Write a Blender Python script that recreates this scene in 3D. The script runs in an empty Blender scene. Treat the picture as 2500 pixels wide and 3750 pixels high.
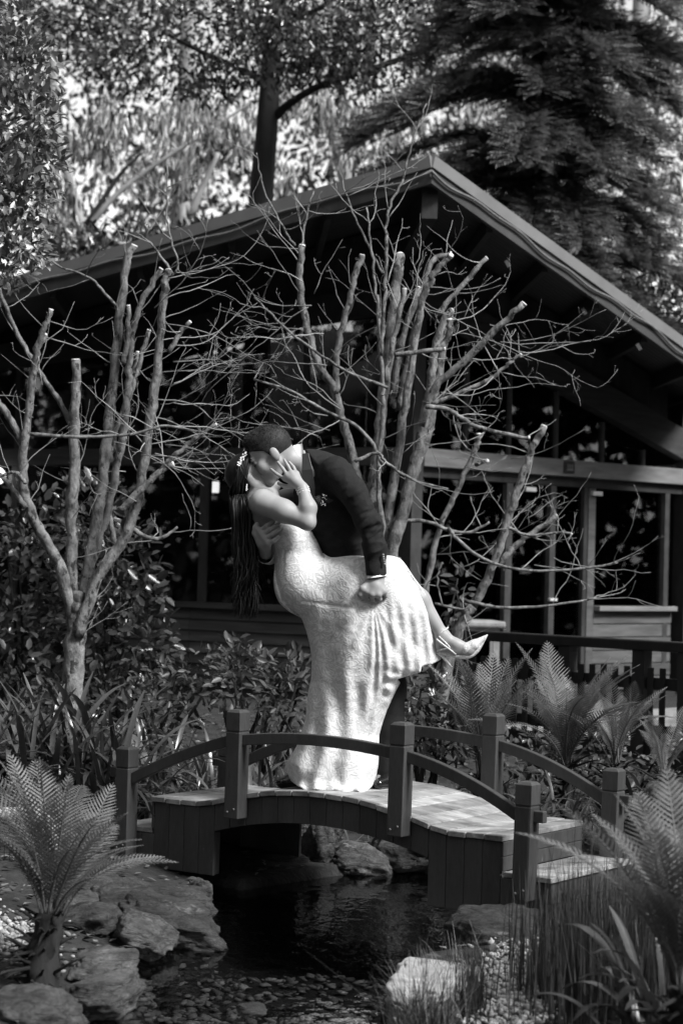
import bpy, bmesh, math, random
import numpy as np
from mathutils import Vector, Matrix, Euler, noise as mnoise

random.seed(7)
RNG = np.random.default_rng(11)
scene = bpy.context.scene
COL = scene.collection
R = math.radians

# ---------------------------------------------------------------- camera
FPX = 7400.0                      # focal length in photo pixels (2500 x 3750)
CAM_Z = 1.6
PITCH = math.atan((2050 - 1875) / FPX)
ROLL = R(1.5)
cam_d = bpy.data.cameras.new('camera')
cam = bpy.data.objects.new('camera', cam_d)
COL.objects.link(cam)
cam_d.sensor_fit = 'VERTICAL'
cam_d.sensor_height = 36.0
cam_d.sensor_width = 24.0
cam_d.lens = FPX / 3750 * 36.0
cam_d.clip_start = 0.1
cam_d.clip_end = 500
CAM_R = Matrix.Rotation(R(90) + PITCH, 3, 'X') @ Matrix.Rotation(ROLL, 3, 'Z')
cam.matrix_world = Matrix.Translation((0, 0, CAM_Z)) @ CAM_R.to_4x4()
cam_d.dof.use_dof = True
cam_d.dof.focus_distance = 9.45
cam_d.dof.aperture_fstop = 3.4
scene.camera = cam

# ---------------------------------------------------------------- sky, sun, exposure
SUN_DIR = Vector((0.64, -0.46, 0.80)).normalized()      # towards the sun
world = bpy.data.worlds.new('World')
scene.world = world
world.use_nodes = True
wn = world.node_tree
wn.nodes.clear()
sky = wn.nodes.new('ShaderNodeTexSky')
sky.sky_type = 'NISHITA'
sky.sun_disc = False
sky.sun_elevation = math.asin(SUN_DIR.z)
sky.sun_rotation = math.atan2(SUN_DIR.x, SUN_DIR.y)
bw = wn.nodes.new('ShaderNodeRGBToBW')                   # a black and white photograph
bg = wn.nodes.new('ShaderNodeBackground')
bg.inputs['Strength'].default_value = 0.15
wo = wn.nodes.new('ShaderNodeOutputWorld')
wn.links.new(sky.outputs[0], bw.inputs[0])
wn.links.new(bw.outputs[0], bg.inputs['Color'])
wn.links.new(bg.outputs[0], wo.inputs['Surface'])
sun_d = bpy.data.lights.new('sun', 'SUN')
sun_d.energy = 3.2
sun_d.angle = R(16)
sun = bpy.data.objects.new('sun', sun_d)
sun.rotation_euler = SUN_DIR.to_track_quat('Z', 'Y').to_euler()
sun.location = (4, 2, 12)
COL.objects.link(sun)
scene.view_settings.view_transform = 'Standard'
scene.view_settings.look = 'None'
scene.view_settings.exposure = 1.05
scene.view_settings.gamma = 1.0
scene.cycles.max_bounces = 8
scene.cycles.transparent_max_bounces = 24

# ---------------------------------------------------------------- helpers
def P(px, py, depth):
    """world point of a photo pixel at a distance (world y)"""
    d = CAM_R @ Vector(((px - 1250) / FPX, -(py - 1875) / FPX, -1))
    d = d * (depth / d.y)
    return Vector((d.x, d.y, d.z + CAM_Z))

def PG(px, py, z=0.0):
    """world point of a photo pixel on the level z"""
    d = CAM_R @ Vector(((px - 1250) / FPX, -(py - 1875) / FPX, -1))
    d = d * ((z - CAM_Z) / d.z)
    return Vector((d.x, d.y, z))

def tag(o, label=None, cat=None, group=None, kind=None):
    if label: o['label'] = label
    if cat: o['category'] = cat
    if group: o['group'] = group
    if kind: o['kind'] = kind
    return o

def empty(name, loc, label=None, cat=None, group=None, kind=None):
    o = bpy.data.objects.new(name, None)
    o.location = loc
    o.empty_display_size = 0.1
    COL.objects.link(o)
    return tag(o, label, cat, group, kind)

def parent_to(o, p):
    o.parent = p
    o.matrix_parent_inverse = world_mat(p).inverted()

def world_mat(o):
    m = o.matrix_basis.copy()
    if o.parent:
        m = world_mat(o.parent) @ o.matrix_parent_inverse @ m
    return m

def new_obj(name, me, mat=None, parent=None, kind=None):
    o = bpy.data.objects.new(name, me)
    COL.objects.link(o)
    if mat and not me.materials: me.materials.append(mat)
    if parent: parent_to(o, parent)
    if kind: o['kind'] = kind
    return o

def mesh_np(V, F, smooth=True, name='mesh'):
    """fast mesh from numpy arrays; F is (n,3), (n,4) or a list of such arrays"""
    V = np.asarray(V, dtype=np.float32)
    Fs = F if isinstance(F, list) else [F]
    Fs = [np.asarray(f, dtype=np.int32) for f in Fs if len(f)]
    me = bpy.data.meshes.new(name)
    me.vertices.add(len(V))
    me.vertices.foreach_set('co', V.ravel())
    loops = np.concatenate([f.ravel() for f in Fs])
    sizes = np.concatenate([np.full(len(f), f.shape[1]) for f in Fs])
    starts = np.concatenate([[0], np.cumsum(sizes)[:-1]]).astype(np.int32)
    me.loops.add(len(loops))
    me.loops.foreach_set('vertex_index', loops)
    me.polygons.add(len(sizes))
    me.polygons.foreach_set('loop_start', starts)
    me.update(calc_edges=True)
    me.validate()
    if smooth:
        me.polygons.foreach_set('use_smooth', np.ones(len(me.polygons), dtype=bool))
    return me

def mk(name, V, F, mat, parent=None, smooth=False, kind=None, bevel=0.0):
    V = [tuple(v) for v in V]
    me = bpy.data.meshes.new(name)
    me.from_pydata(V, [], [tuple(f) for f in F])
    me.update()
    if smooth:
        me.polygons.foreach_set('use_smooth', np.ones(len(me.polygons), dtype=bool))
    o = new_obj(name, me, mat, parent, kind)
    if bevel:
        m = o.modifiers.new('bevel', 'BEVEL')
        m.width = bevel; m.segments = 2; m.limit_method = 'ANGLE'
        m.harden_normals = False
    return o

BOXF = [(0, 3, 2, 1), (4, 5, 6, 7), (0, 1, 5, 4), (1, 2, 6, 5), (2, 3, 7, 6), (3, 0, 4, 7)]

def hexa(name, p8, mat, parent=None, bevel=0.0):
    """box from 8 corners: bottom 4 counter-clockwise, then top 4"""
    p8 = [Vector(q) for q in p8]
    flip = (p8[1] - p8[0]).cross(p8[3] - p8[0]).dot(p8[4] - p8[0]) < 0
    return mk(name, p8, [f[::-1] for f in BOXF] if flip else BOXF, mat, parent, bevel=bevel)

def beam(name, a, b, w, h, mat, parent=None, up=(0, 0, 1), bevel=0.0):
    a = Vector(a); b = Vector(b); d = (b - a).normalized()
    u = Vector(up); s = d.cross(u).normalized(); u = s.cross(d).normalized()
    s = s * (w / 2); u = u * (h / 2)
    pts = [a - s - u, a + s - u, b + s - u, b - s - u, a - s + u, a + s + u, b + s + u, b - s + u]
    return hexa(name, pts, mat, parent, bevel)

def tube_np(pts, rad, n=8, cap=True):
    """swept tube -> V, quads, tris"""
    pts = np.asarray([tuple(p) for p in pts], float)
    m = len(pts)
    rad = np.broadcast_to(np.asarray(rad, float), (m,))
    tang = np.gradient(pts, axis=0)
    tang /= np.linalg.norm(tang, axis=1, keepdims=True) + 1e-9
    ref = np.array([0, 0, 1.0]) if abs(tang[0][2]) < 0.9 else np.array([1.0, 0, 0])
    nrm = np.cross(tang[0], ref); nrm /= np.linalg.norm(nrm)
    V = []
    ang = np.linspace(0, 2 * np.pi, n, endpoint=False)
    for i in range(m):
        nrm = nrm - tang[i] * np.dot(nrm, tang[i])
        nrm /= np.linalg.norm(nrm) + 1e-9
        bn = np.cross(tang[i], nrm)
        V.append(pts[i] + rad[i] * (np.cos(ang)[:, None] * nrm + np.sin(ang)[:, None] * bn))
    V = np.concatenate(V)
    i = np.arange(m - 1)[:, None] * n
    j = np.arange(n)[None, :]
    j2 = (j + 1) % n
    Q = np.stack([i + j, i + j2, i + n + j2, i + n + j], axis=-1).reshape(-1, 4)
    T = np.zeros((0, 3), int)
    if cap:
        base = len(V)
        V = np.concatenate([V, pts[:1], pts[-1:]])
        a = np.arange(n); b = (a + 1) % n
        T = np.concatenate([np.stack([np.full(n, base), b, a], 1),
                            np.stack([np.full(n, base + 1), (m - 1) * n + a, (m - 1) * n + b], 1)])
    return V, Q, T

def smooth_path(pts, rad, sub=6):
    """Catmull-Rom through points, with radii"""
    p = np.asarray([tuple(q) for q in pts], float); r = np.asarray(rad, float)
    if len(r) == 2 and len(p) > 2:
        r = np.linspace(r[0], r[1], len(p))
    pe = np.concatenate([2 * p[:1] - p[1:2], p, 2 * p[-1:] - p[-2:-1]])
    out = []; ro = []
    for i in range(len(p) - 1):
        p0, p1, p2, p3 = pe[i:i + 4]
        for t in np.linspace(0, 1, sub, endpoint=False):
            out.append(0.5 * ((2 * p1) + (-p0 + p2) * t + (2 * p0 - 5 * p1 + 4 * p2 - p3) * t * t + (-p0 + 3 * p1 - 3 * p2 + p3) * t ** 3))
            ro.append(r[i] * (1 - t) + r[i + 1] * t)
    out.append(p[-1]); ro.append(r[-1])
    return np.array(out), np.array(ro)

def merge(parts):
    """[(V,Q,T)...] -> V,[Q,T]"""
    Vs, Qs, Ts = [], [], []; off = 0
    for V, Q, T in parts:
        Vs.append(V); Qs.append(Q + off); Ts.append(T + off); off += len(V)
    return np.concatenate(Vs), [np.concatenate(Qs), np.concatenate(Ts)]

def tubes(name, plist, mat, parent=None, n=8, kind=None):
    V, F = merge([tube_np(p, r, n) for p, r in plist])
    return new_obj(name, mesh_np(V, F), mat, parent, kind)

def rand_rot(n, tilt_lo=0, tilt_hi=math.pi, rng=RNG):
    """n random rotation matrices: z axis tilted from world up, random azimuth and spin"""
    az = rng.uniform(0, 2 * np.pi, n); ti = rng.uniform(tilt_lo, tilt_hi, n); sp = rng.uniform(0, 2 * np.pi, n)
    def rz(a):
        m = np.zeros((n, 3, 3)); c, s = np.cos(a), np.sin(a)
        m[:, 0, 0] = c; m[:, 0, 1] = -s; m[:, 1, 0] = s; m[:, 1, 1] = c; m[:, 2, 2] = 1
        return m
    def rx(a):
        m = np.zeros((n, 3, 3)); c, s = np.cos(a), np.sin(a)
        m[:, 1, 1] = c; m[:, 1, 2] = -s; m[:, 2, 1] = s; m[:, 2, 2] = c; m[:, 0, 0] = 1
        return m
    return rz(az) @ rx(ti) @ rz(sp)

def scatter_mesh(tv, tf, pos, rot, scl):
    """copies of a small template joined into one mesh"""
    tv = np.asarray(tv, float); n = len(pos)
    V = np.einsum('nij,kj->nki', rot, tv) * np.asarray(scl).reshape(n, 1, -1) + np.asarray(pos)[:, None, :]
    off = (np.arange(n) * len(tv))[:, None, None]
    F = (np.asarray(tf)[None] + off).reshape(-1, len(tf[0]))
    return mesh_np(V.reshape(-1, 3), F, smooth=True)

# ---- surface nets over signed distance fields (organic bodies, cloth)
def smin(a, b, k):
    if k <= 0: return np.minimum(a, b)
    h = np.clip(0.5 + 0.5 * (b - a) / k, 0, 1)
    return b * (1 - h) + a * h - k * h * (1 - h)

class Field:
    def __init__(self, lo, hi, h):
        self.h = h; self.lo = np.array(lo, float)
        self.n = np.ceil((np.array(hi) - self.lo) / h).astype(int) + 1
        self.F = np.full(self.n, 1.0, dtype=np.float32)
    def region(self, lo, hi):
        i0 = np.clip(np.floor((np.array(lo) - self.lo) / self.h).astype(int), 0, self.n - 1)
        i1 = np.clip(np.ceil((np.array(hi) - self.lo) / self.h).astype(int) + 1, 1, self.n)
        sl = tuple(slice(a, b) for a, b in zip(i0, i1))
        ax = [self.lo[k] + self.h * np.arange(i0[k], i1[k]) for k in range(3)]
        X, Y, Z = np.meshgrid(*ax, indexing='ij', sparse=True)
        return sl, X, Y, Z
    def put(self, sl, d, k, sub=False):
        if sub: self.F[sl] = -smin(-self.F[sl], d, k)
        else: self.F[sl] = smin(self.F[sl], d, k)
    def cone(self, a, b, ra, rb, k=0.02, sub=False, squash=None):
        a = np.array(a, float); b = np.array(b, float); m = max(ra, rb) + k + 3 * self.h
        sl, X, Y, Z = self.region(np.minimum(a, b) - m, np.maximum(a, b) + m)
        ab = b - a; L = max(ab @ ab, 1e-9)
        t = np.clip(((X - a[0]) * ab[0] + (Y - a[1]) * ab[1] + (Z - a[2]) * ab[2]) / L, 0, 1)
        d = np.sqrt((X - a[0] - ab[0] * t) ** 2 + (Y - a[1] - ab[1] * t) ** 2 + (Z - a[2] - ab[2] * t) ** 2) - (ra + (rb - ra) * t)
        self.put(sl, d, k, sub); return self
    def chain(self, pts, radii, k=0.02):
        for i in range(len(pts) - 1):
            self.cone(pts[i], pts[i + 1], radii[i], radii[i + 1], k)
        return self
    def ell(self, c, axes, rad, k=0.02, sub=False, clip=None):
        """ellipsoid; axes = three unit vectors, rad = three radii; clip(f,s,u) -> extra field (max)"""
        c = np.array(c, float); m = max(rad) + k + 3 * self.h
        sl, X, Y, Z = self.region(c - m, c + m)
        q = [((X - c[0]) * a[0] + (Y - c[1]) * a[1] + (Z - c[2]) * a[2]) for a in axes]
        k0 = np.sqrt(sum((qi / r) ** 2 for qi, r in zip(q, rad)))
        k1 = np.sqrt(sum((qi / (r * r)) ** 2 for qi, r in zip(q, rad))) + 1e-9
        d = k0 * (k0 - 1) / k1
        if clip is not None: d = np.maximum(d, clip(*q))
        self.put(sl, d, k, sub); return self
    def mesh(self, smooth_it=1):
        V, Q = surface_nets(self.F, self.lo, self.h)
        for _ in range(smooth_it):
            V = relax(V, Q)
        return mesh_np(V, Q, True)

def relax(V, Q, w=0.5):
    acc = np.zeros_like(V); cnt = np.zeros(len(V))
    for a, b in ((0, 1), (1, 2), (2, 3), (3, 0)):
        np.add.at(acc, Q[:, a], V[Q[:, b]]); np.add.at(acc, Q[:, b], V[Q[:, a]])
        np.add.at(cnt, Q[:, a], 1); np.add.at(cnt, Q[:, b], 1)
    return V * (1 - w) + w * acc / np.maximum(cnt, 1)[:, None]

def surface_nets(F, lo, h):
    s = F < 0
    nx, ny, nz = F.shape
    def cor(A, i, j, k): return A[i:nx - 1 + i, j:ny - 1 + j, k:nz - 1 + k]
    cnt = sum(cor(s, i, j, k).astype(np.int8) for i in (0, 1) for j in (0, 1) for k in (0, 1))
    act = (cnt > 0) & (cnt < 8)
    I = np.argwhere(act); n = len(I)
    idx = np.full(act.shape, -1, np.int32); idx[act] = np.arange(n)
    acc = np.zeros((n, 3)); num = np.zeros(n)
    C = [(i, j, k) for i in (0, 1) for j in (0, 1) for k in (0, 1)]
    val = {c: F[I[:, 0] + c[0], I[:, 1] + c[1], I[:, 2] + c[2]] for c in C}
    for c in C:
        for ax in range(3):
            if c[ax]: continue
            e = list(c); e[ax] = 1; e = tuple(e)
            f0, f1 = val[c], val[e]
            m = (f0 < 0) != (f1 < 0)
            t = f0[m] / (f0[m] - f1[m])
            p = np.repeat(np.array(c, float)[None], m.sum(), 0); p[:, ax] = t
            acc[m] += p; num[m] += 1
    V = lo + h * (I + acc / num[:, None])
    Q = []
    for ax in range(3):
        b, c = (ax + 1) % 3, (ax + 2) % 3
        sl0 = [slice(None)] * 3; sl1 = [slice(None)] * 3
        sl0[ax] = slice(0, -1); sl1[ax] = slice(1, None)
        d = s[tuple(sl0)] != s[tuple(sl1)]
        E = np.argwhere(d)
        ok = (E[:, b] > 0) & (E[:, c] > 0) & (E[:, b] < F.shape[b] - 1) & (E[:, c] < F.shape[c] - 1)
        E = E[ok]
        ins = s[E[:, 0], E[:, 1], E[:, 2]]
        def cell(db, dc):
            q = E.copy(); q[:, b] += db; q[:, c] += dc
            return idx[q[:, 0], q[:, 1], q[:, 2]]
        quad = np.stack([cell(-1, -1), cell(0, -1), cell(0, 0), cell(-1, 0)], 1)
        quad[~ins] = quad[~ins][:, ::-1]
        Q.append(quad)
    return V, np.concatenate(Q)

def poly_dist(px, pz, poly, edges=None):
    """distance to polygon edges and inside mask, for arrays px,pz"""
    px, pz = np.broadcast_arrays(px, pz)
    d = np.full(px.shape, 1e9); ins = np.zeros(px.shape, bool)
    n = len(poly)
    for i in range(n):
        x0, z0 = poly[i]; x1, z1 = poly[(i + 1) % n]
        ex, ez = x1 - x0, z1 - z0
        t = np.clip(((px - x0) * ex + (pz - z0) * ez) / (ex * ex + ez * ez + 1e-12), 0, 1)
        if edges is None or edges[i]:
            d = np.minimum(d, np.hypot(px - x0 - ex * t, pz - z0 - ez * t))
        c = ((z0 > pz) != (z1 > pz))
        with np.errstate(divide='ignore', invalid='ignore'):
            xi = x0 + (pz - z0) * ex / (ez if abs(ez) > 1e-12 else 1e-12)
        ins ^= c & (px < xi)
    return d, ins

def vnoise(x, y, z, seed=0):
    """smooth value noise, vectorised"""
    x, y, z = np.broadcast_arrays(x, y, z)
    xi, yi, zi = np.floor(x).astype(np.int64), np.floor(y).astype(np.int64), np.floor(z).astype(np.int64)
    fx, fy, fz = x - xi, y - yi, z - zi
    fx = fx * fx * (3 - 2 * fx); fy = fy * fy * (3 - 2 * fy); fz = fz * fz * (3 - 2 * fz)
    def hsh(a, b, c):
        n = (a * 374761393 + b * 668265263 + c * 2147483647 + seed * 1274126177) & 0xffffffff
        n = ((n ^ (n >> 13)) * 1274126177) & 0xffffffff
        return ((n ^ (n >> 16)) & 0xffff) / 65535.0
    o = 0
    for i in (0, 1):
        for j in (0, 1):
            for k in (0, 1):
                w = (fx if i else 1 - fx) * (fy if j else 1 - fy) * (fz if k else 1 - fz)
                o = o + w * hsh(xi + i, yi + j, zi + k)
    return o * 2 - 1

def fbm(x, y, z, oct=4, seed=0):
    o = 0; a = 1
    for i in range(oct):
        o = o + a * vnoise(x * 2 ** i, y * 2 ** i, z * 2 ** i, seed + i); a *= 0.5
    return o

# ---------------------------------------------------------------- materials (all grey: the photograph is black and white)
def mat(name, lo, hi, scale=8.0, rough=0.7, bump=0.15, bscale=None, stretch=(1, 1, 1), spec=0.35, rnd=0.0,
        island=0.0, bdist=0.01, detail=6.0, fine=0.0, wear=None):
    m = bpy.data.materials.new(name); m.use_nodes = True
    nt = m.node_tree; N = nt.nodes; L = nt.links
    b = N['Principled BSDF']
    tc = N.new('ShaderNodeTexCoord'); mp = N.new('ShaderNodeMapping')
    mp.inputs['Scale'].default_value = stretch
    L.new(tc.outputs['Object'], mp.inputs['Vector'])
    nz = N.new('ShaderNodeTexNoise'); nz.inputs['Scale'].default_value = scale; nz.inputs['Detail'].default_value = detail
    nz.inputs['Roughness'].default_value = 0.62
    L.new(mp.outputs[0], nz.inputs['Vector'])
    mr = N.new('ShaderNodeMapRange'); mr.inputs['From Min'].default_value = 0.32; mr.inputs['From Max'].default_value = 0.68
    mr.inputs['To Min'].default_value = lo; mr.inputs['To Max'].default_value = hi
    L.new(nz.outputs['Fac'], mr.inputs['Value'])
    val = mr.outputs[0]
    def mul(a, bsock, amount):
        r = N.new('ShaderNodeMapRange'); r.inputs['To Min'].default_value = 1 - amount; r.inputs['To Max'].default_value = 1 + amount
        L.new(bsock, r.inputs['Value'])
        mm = N.new('ShaderNodeMath'); mm.operation = 'MULTIPLY'
        L.new(a, mm.inputs[0]); L.new(r.outputs[0], mm.inputs[1])
        return mm.outputs[0]
    if rnd:
        oi = N.new('ShaderNodeObjectInfo'); val = mul(val, oi.outputs['Random'], rnd)
    if island:
        ge = N.new('ShaderNodeNewGeometry'); val = mul(val, ge.outputs['Random Per Island'], island)
    if fine:
        n3 = N.new('ShaderNodeTexNoise'); n3.inputs['Scale'].default_value = scale * 9; n3.inputs['Detail'].default_value = 3
        L.new(mp.outputs[0], n3.inputs['Vector']); val = mul(val, n3.outputs['Fac'], fine)
    if wear:                      # (value, threshold, scale): flaked or scuffed patches
        n4 = N.new('ShaderNodeTexNoise'); n4.inputs['Scale'].default_value = wear[2]; n4.inputs['Detail'].default_value = 8
        n4.inputs['Roughness'].default_value = 0.7
        L.new(mp.outputs[0], n4.inputs['Vector'])
        st = N.new('ShaderNodeMapRange'); st.inputs['From Min'].default_value = wear[1]; st.inputs['From Max'].default_value = wear[1] + 0.05
        L.new(n4.outputs['Fac'], st.inputs['Value'])
        mx = N.new('ShaderNodeMix'); mx.data_type = 'FLOAT'
        L.new(st.outputs[0], mx.inputs['Factor']); L.new(val, mx.inputs['A']); mx.inputs['B'].default_value = wear[0]
        val = mx.outputs['Result']
    L.new(val, b.inputs['Base Color'])
    b.inputs['Roughness'].default_value = rough
    b.inputs['Specular IOR Level'].default_value = spec
    if bump:
        n2 = N.new('ShaderNodeTexNoise'); n2.inputs['Scale'].default_value = bscale or scale * 3; n2.inputs['Detail'].default_value = 5
        L.new(mp.outputs[0], n2.inputs['Vector'])
        bp = N.new('ShaderNodeBump'); bp.inputs['Strength'].default_value = bump; bp.inputs['Distance'].default_value = bdist
        L.new(n2.outputs['Fac'], bp.inputs['Height']); L.new(bp.outputs[0], b.inputs['Normal'])
    return m

def leafmat(name, base, rough=0.45, trans=0.3, var=0.5, spec=0.4, rnd=False, power=1.0):
    m = bpy.data.materials.new(name); m.use_nodes = True
    nt = m.node_tree; N = nt.nodes; L = nt.links
    b = N['Principled BSDF']; out = N['Material Output']
    src = N.new('ShaderNodeObjectInfo').outputs['Random'] if rnd else N.new('ShaderNodeNewGeometry').outputs['Random Per Island']
    mr = N.new('ShaderNodeMapRange'); mr.inputs['To Min'].default_value = base * (1 - var); mr.inputs['To Max'].default_value = base * (1 + var)
    if power != 1.0:
        pw = N.new('ShaderNodeMath'); pw.operation = 'POWER'; pw.inputs[1].default_value = power; L.new(src, pw.inputs[0]); src = pw.outputs[0]
    L.new(src, mr.inputs['Value'])
    tc = N.new('ShaderNodeTexCoord'); nz = N.new('ShaderNodeTexNoise'); nz.inputs['Scale'].default_value = 40
    L.new(tc.outputs['Object'], nz.inputs['Vector'])
    m2 = N.new('ShaderNodeMapRange'); m2.inputs['To Min'].default_value = 0.7; m2.inputs['To Max'].default_value = 1.3
    L.new(nz.outputs['Fac'], m2.inputs['Value'])
    mm = N.new('ShaderNodeMath'); mm.operation = 'MULTIPLY'
    L.new(mr.outputs[0], mm.inputs[0]); L.new(m2.outputs[0], mm.inputs[1])
    L.new(mm.outputs[0], b.inputs['Base Color'])
    b.inputs['Roughness'].default_value = rough
    b.inputs['Specular IOR Level'].default_value = spec
    tr = N.new('ShaderNodeBsdfTranslucent'); L.new(mm.outputs[0], tr.inputs['Color'])
    mx = N.new('ShaderNodeMixShader'); mx.inputs[0].default_value = trans
    L.new(b.outputs[0], mx.inputs[1]); L.new(tr.outputs[0], mx.inputs[2]); L.new(mx.outputs[0], out.inputs['Surface'])
    return m

def glassmat(name, tint=0.6, rough=0.02, ior=1.5, wavy=0.0, wscale=3.0, wstretch=(1, 1, 1)):
    """thin sheet: clear where seen straight, mirror-like at grazing angles"""
    m = bpy.data.materials.new(name); m.use_nodes = True
    nt = m.node_tree; N = nt.nodes; L = nt.links
    N.remove(N['Principled BSDF']); out = N['Material Output']
    fr = N.new('ShaderNodeFresnel'); fr.inputs['IOR'].default_value = ior
    gl = N.new('ShaderNodeBsdfGlossy'); gl.inputs['Roughness'].default_value = rough; gl.inputs['Color'].default_value = (1, 1, 1, 1)
    tr = N.new('ShaderNodeBsdfTransparent'); tr.inputs['Color'].default_value = (tint, tint, tint, 1)
    mx = N.new('ShaderNodeMixShader')
    L.new(fr.outputs[0], mx.inputs[0]); L.new(tr.outputs[0], mx.inputs[1]); L.new(gl.outputs[0], mx.inputs[2])
    L.new(mx.outputs[0], out.inputs['Surface'])
    if wavy:
        tc = N.new('ShaderNodeTexCoord'); mp = N.new('ShaderNodeMapping'); mp.inputs['Scale'].default_value = wstretch
        L.new(tc.outputs['Object'], mp.inputs['Vector'])
        nz = N.new('ShaderNodeTexNoise'); nz.inputs['Scale'].default_value = wscale; nz.inputs['Detail'].default_value = 3
        L.new(mp.outputs[0], nz.inputs['Vector'])
        bp = N.new('ShaderNodeBump'); bp.inputs['Strength'].default_value = wavy; bp.inputs['Distance'].default_value = 0.02
        L.new(nz.outputs['Fac'], bp.inputs['Height']); L.new(bp.outputs[0], gl.inputs['Normal']); L.new(bp.outputs[0], fr.inputs['Normal'])
    return m

def emitmat(name, strength, col=1.0):
    m = bpy.data.materials.new(name); m.use_nodes = True
    b = m.node_tree.nodes['Principled BSDF']
    b.inputs['Base Color'].default_value = (col, col, col, 1)
    b.inputs['Emission Color'].default_value = (1, 1, 1, 1)
    b.inputs['Emission Strength'].default_value = strength
    return m

M = {}
M['soil'] = mat('soil', 0.008, 0.035, 6, 0.95, 0.6, 30, bdist=0.03, fine=0.4)
M['bridge_paint'] = mat('bridge_paint', 0.034, 0.05, 9, 0.55, 0.25, 60, stretch=(1, 1, 0.25), rnd=0.2, bdist=0.004, fine=0.35, wear=(0.15, 0.67, 34))
M['deck_wood'] = mat('deck_wood', 0.10, 0.36, 9, 0.55, 0.4, 40, stretch=(0.6, 1.4, 1), rnd=0.32, bdist=0.004, fine=0.3, wear=(0.45, 0.64, 18))
M['bolt'] = mat('bolt', 0.1, 0.16, 40, 0.4, 0.0)
def rockmat(name, lo, hi, lichen):
    m = mat(name, lo, hi, 7, 0.8, 0.0, stretch=(1, 1, 2.4), fine=0.5, rnd=0.2, wear=(lichen, 0.60, 4.5))
    nt = m.node_tree; N = nt.nodes; L = nt.links; b = N['Principled BSDF']
    tc = N.new('ShaderNodeTexCoord'); mp = N.new('ShaderNodeMapping'); mp.inputs['Scale'].default_value = (1, 1, 3.5)
    L.new(tc.outputs['Object'], mp.inputs['Vector'])
    n1 = N.new('ShaderNodeTexNoise'); n1.inputs['Scale'].default_value = 14; n1.inputs['Detail'].default_value = 10; n1.inputs['Roughness'].default_value = 0.7
    n1.inputs['Distortion'].default_value = 0.8
    L.new(mp.outputs[0], n1.inputs['Vector'])
    bp = N.new('ShaderNodeBump'); bp.inputs['Strength'].default_value = 1.0; bp.inputs['Distance'].default_value = 0.06
    L.new(n1.outputs['Fac'], bp.inputs['Height']); L.new(bp.outputs[0], b.inputs['Normal'])
    vo = N.new('ShaderNodeTexVoronoi'); vo.feature = 'DISTANCE_TO_EDGE'; vo.inputs['Scale'].default_value = 6; vo.inputs['Randomness'].default_value = 1
    di = N.new('ShaderNodeMix'); di.data_type = 'VECTOR'; di.inputs['Factor'].default_value = 0.12
    L.new(mp.outputs[0], di.inputs['A']); L.new(n1.outputs['Color'], di.inputs['B']); L.new(di.outputs['Result'], vo.inputs['Vector'])
    cr = N.new('ShaderNodeMapRange'); cr.inputs['From Max'].default_value = 0.035; cr.inputs['To Min'].default_value = 0.35
    L.new(vo.outputs['Distance'], cr.inputs['Value'])
    src = b.inputs['Base Color'].links[0].from_socket
    mm = N.new('ShaderNodeMath'); mm.operation = 'MULTIPLY'; L.new(src, mm.inputs[0]); L.new(cr.outputs[0], mm.inputs[1]); L.new(mm.outputs[0], b.inputs['Base Color'])
    return m
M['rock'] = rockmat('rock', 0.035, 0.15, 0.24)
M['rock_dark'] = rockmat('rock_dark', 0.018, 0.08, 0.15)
M['rock_pale'] = mat('rock_pale', 0.24, 0.42, 4, 0.85, 0.5, 22, bdist=0.012, fine=0.2, wear=(0.25, 0.68, 6))
M['gravel'] = mat('gravel', 0.16, 0.34, 20, 0.85, 0.3, 60, island=0.5)
M['pebble'] = mat('pebble', 0.14, 0.36, 20, 0.8, 0.2, 60, island=0.55)
M['bark'] = mat('bark', 0.045, 0.24, 22, 0.85, 0.9, 60, bdist=0.008, stretch=(1, 1, 0.6), fine=0.5, wear=(0.03, 0.55, 20))
M['twig'] = mat('twig', 0.15, 0.34, 18, 0.8, 0.2, 60, island=0.35)
M['cut_wood'] = mat('cut_wood', 0.5, 0.7, 30, 0.8, 0.2, 60)
M['dark_bark'] = mat('dark_bark', 0.008, 0.025, 6, 0.9, 0.6, 20, bdist=0.02, stretch=(1, 1, 0.3))
M['pale_bark'] = mat('pale_bark', 0.12, 0.3, 4, 0.8, 0.3, 14, bdist=0.01, stretch=(1, 1, 0.3))
M['fascia'] = mat('fascia', 0.04, 0.065, 5, 0.55, 0.1, 30, stretch=(1, 1, 0.3))
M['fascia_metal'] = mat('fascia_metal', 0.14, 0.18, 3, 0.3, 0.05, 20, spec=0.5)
M['timber_dark'] = mat('timber_dark', 0.018, 0.04, 9, 0.6, 0.3, 40, stretch=(1, 1, 0.4), bdist=0.004, rnd=0.2)
M['siding'] = mat('siding', 0.028, 0.06, 9, 0.7, 0.3, 40, stretch=(0.3, 0.3, 3), bdist=0.004, rnd=0.25)
M['beam_wood'] = mat('beam_wood', 0.12, 0.22, 6, 0.6, 0.2, 40, stretch=(0.4, 0.4, 3), bdist=0.003)
M['panel_wood'] = mat('panel_wood', 0.05, 0.10, 9, 0.7, 0.3, 40, stretch=(0.3, 0.3, 2.5), bdist=0.004, rnd=0.2)
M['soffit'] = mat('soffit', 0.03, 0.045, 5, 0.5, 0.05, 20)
M['cable'] = mat('cable', 0.10, 0.16, 30, 0.6, 0.0)
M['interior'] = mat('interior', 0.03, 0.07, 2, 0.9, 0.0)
M['window_frame'] = mat('window_frame', 0.03, 0.055, 10, 0.5, 0.05, 40)
M['glass'] = glassmat('glass', 0.55, 0.02)
M['water'] = glassmat('water', 0.42, 0.0, 1.33, 0.35, 14.0, (1, 0.45, 1))
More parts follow.
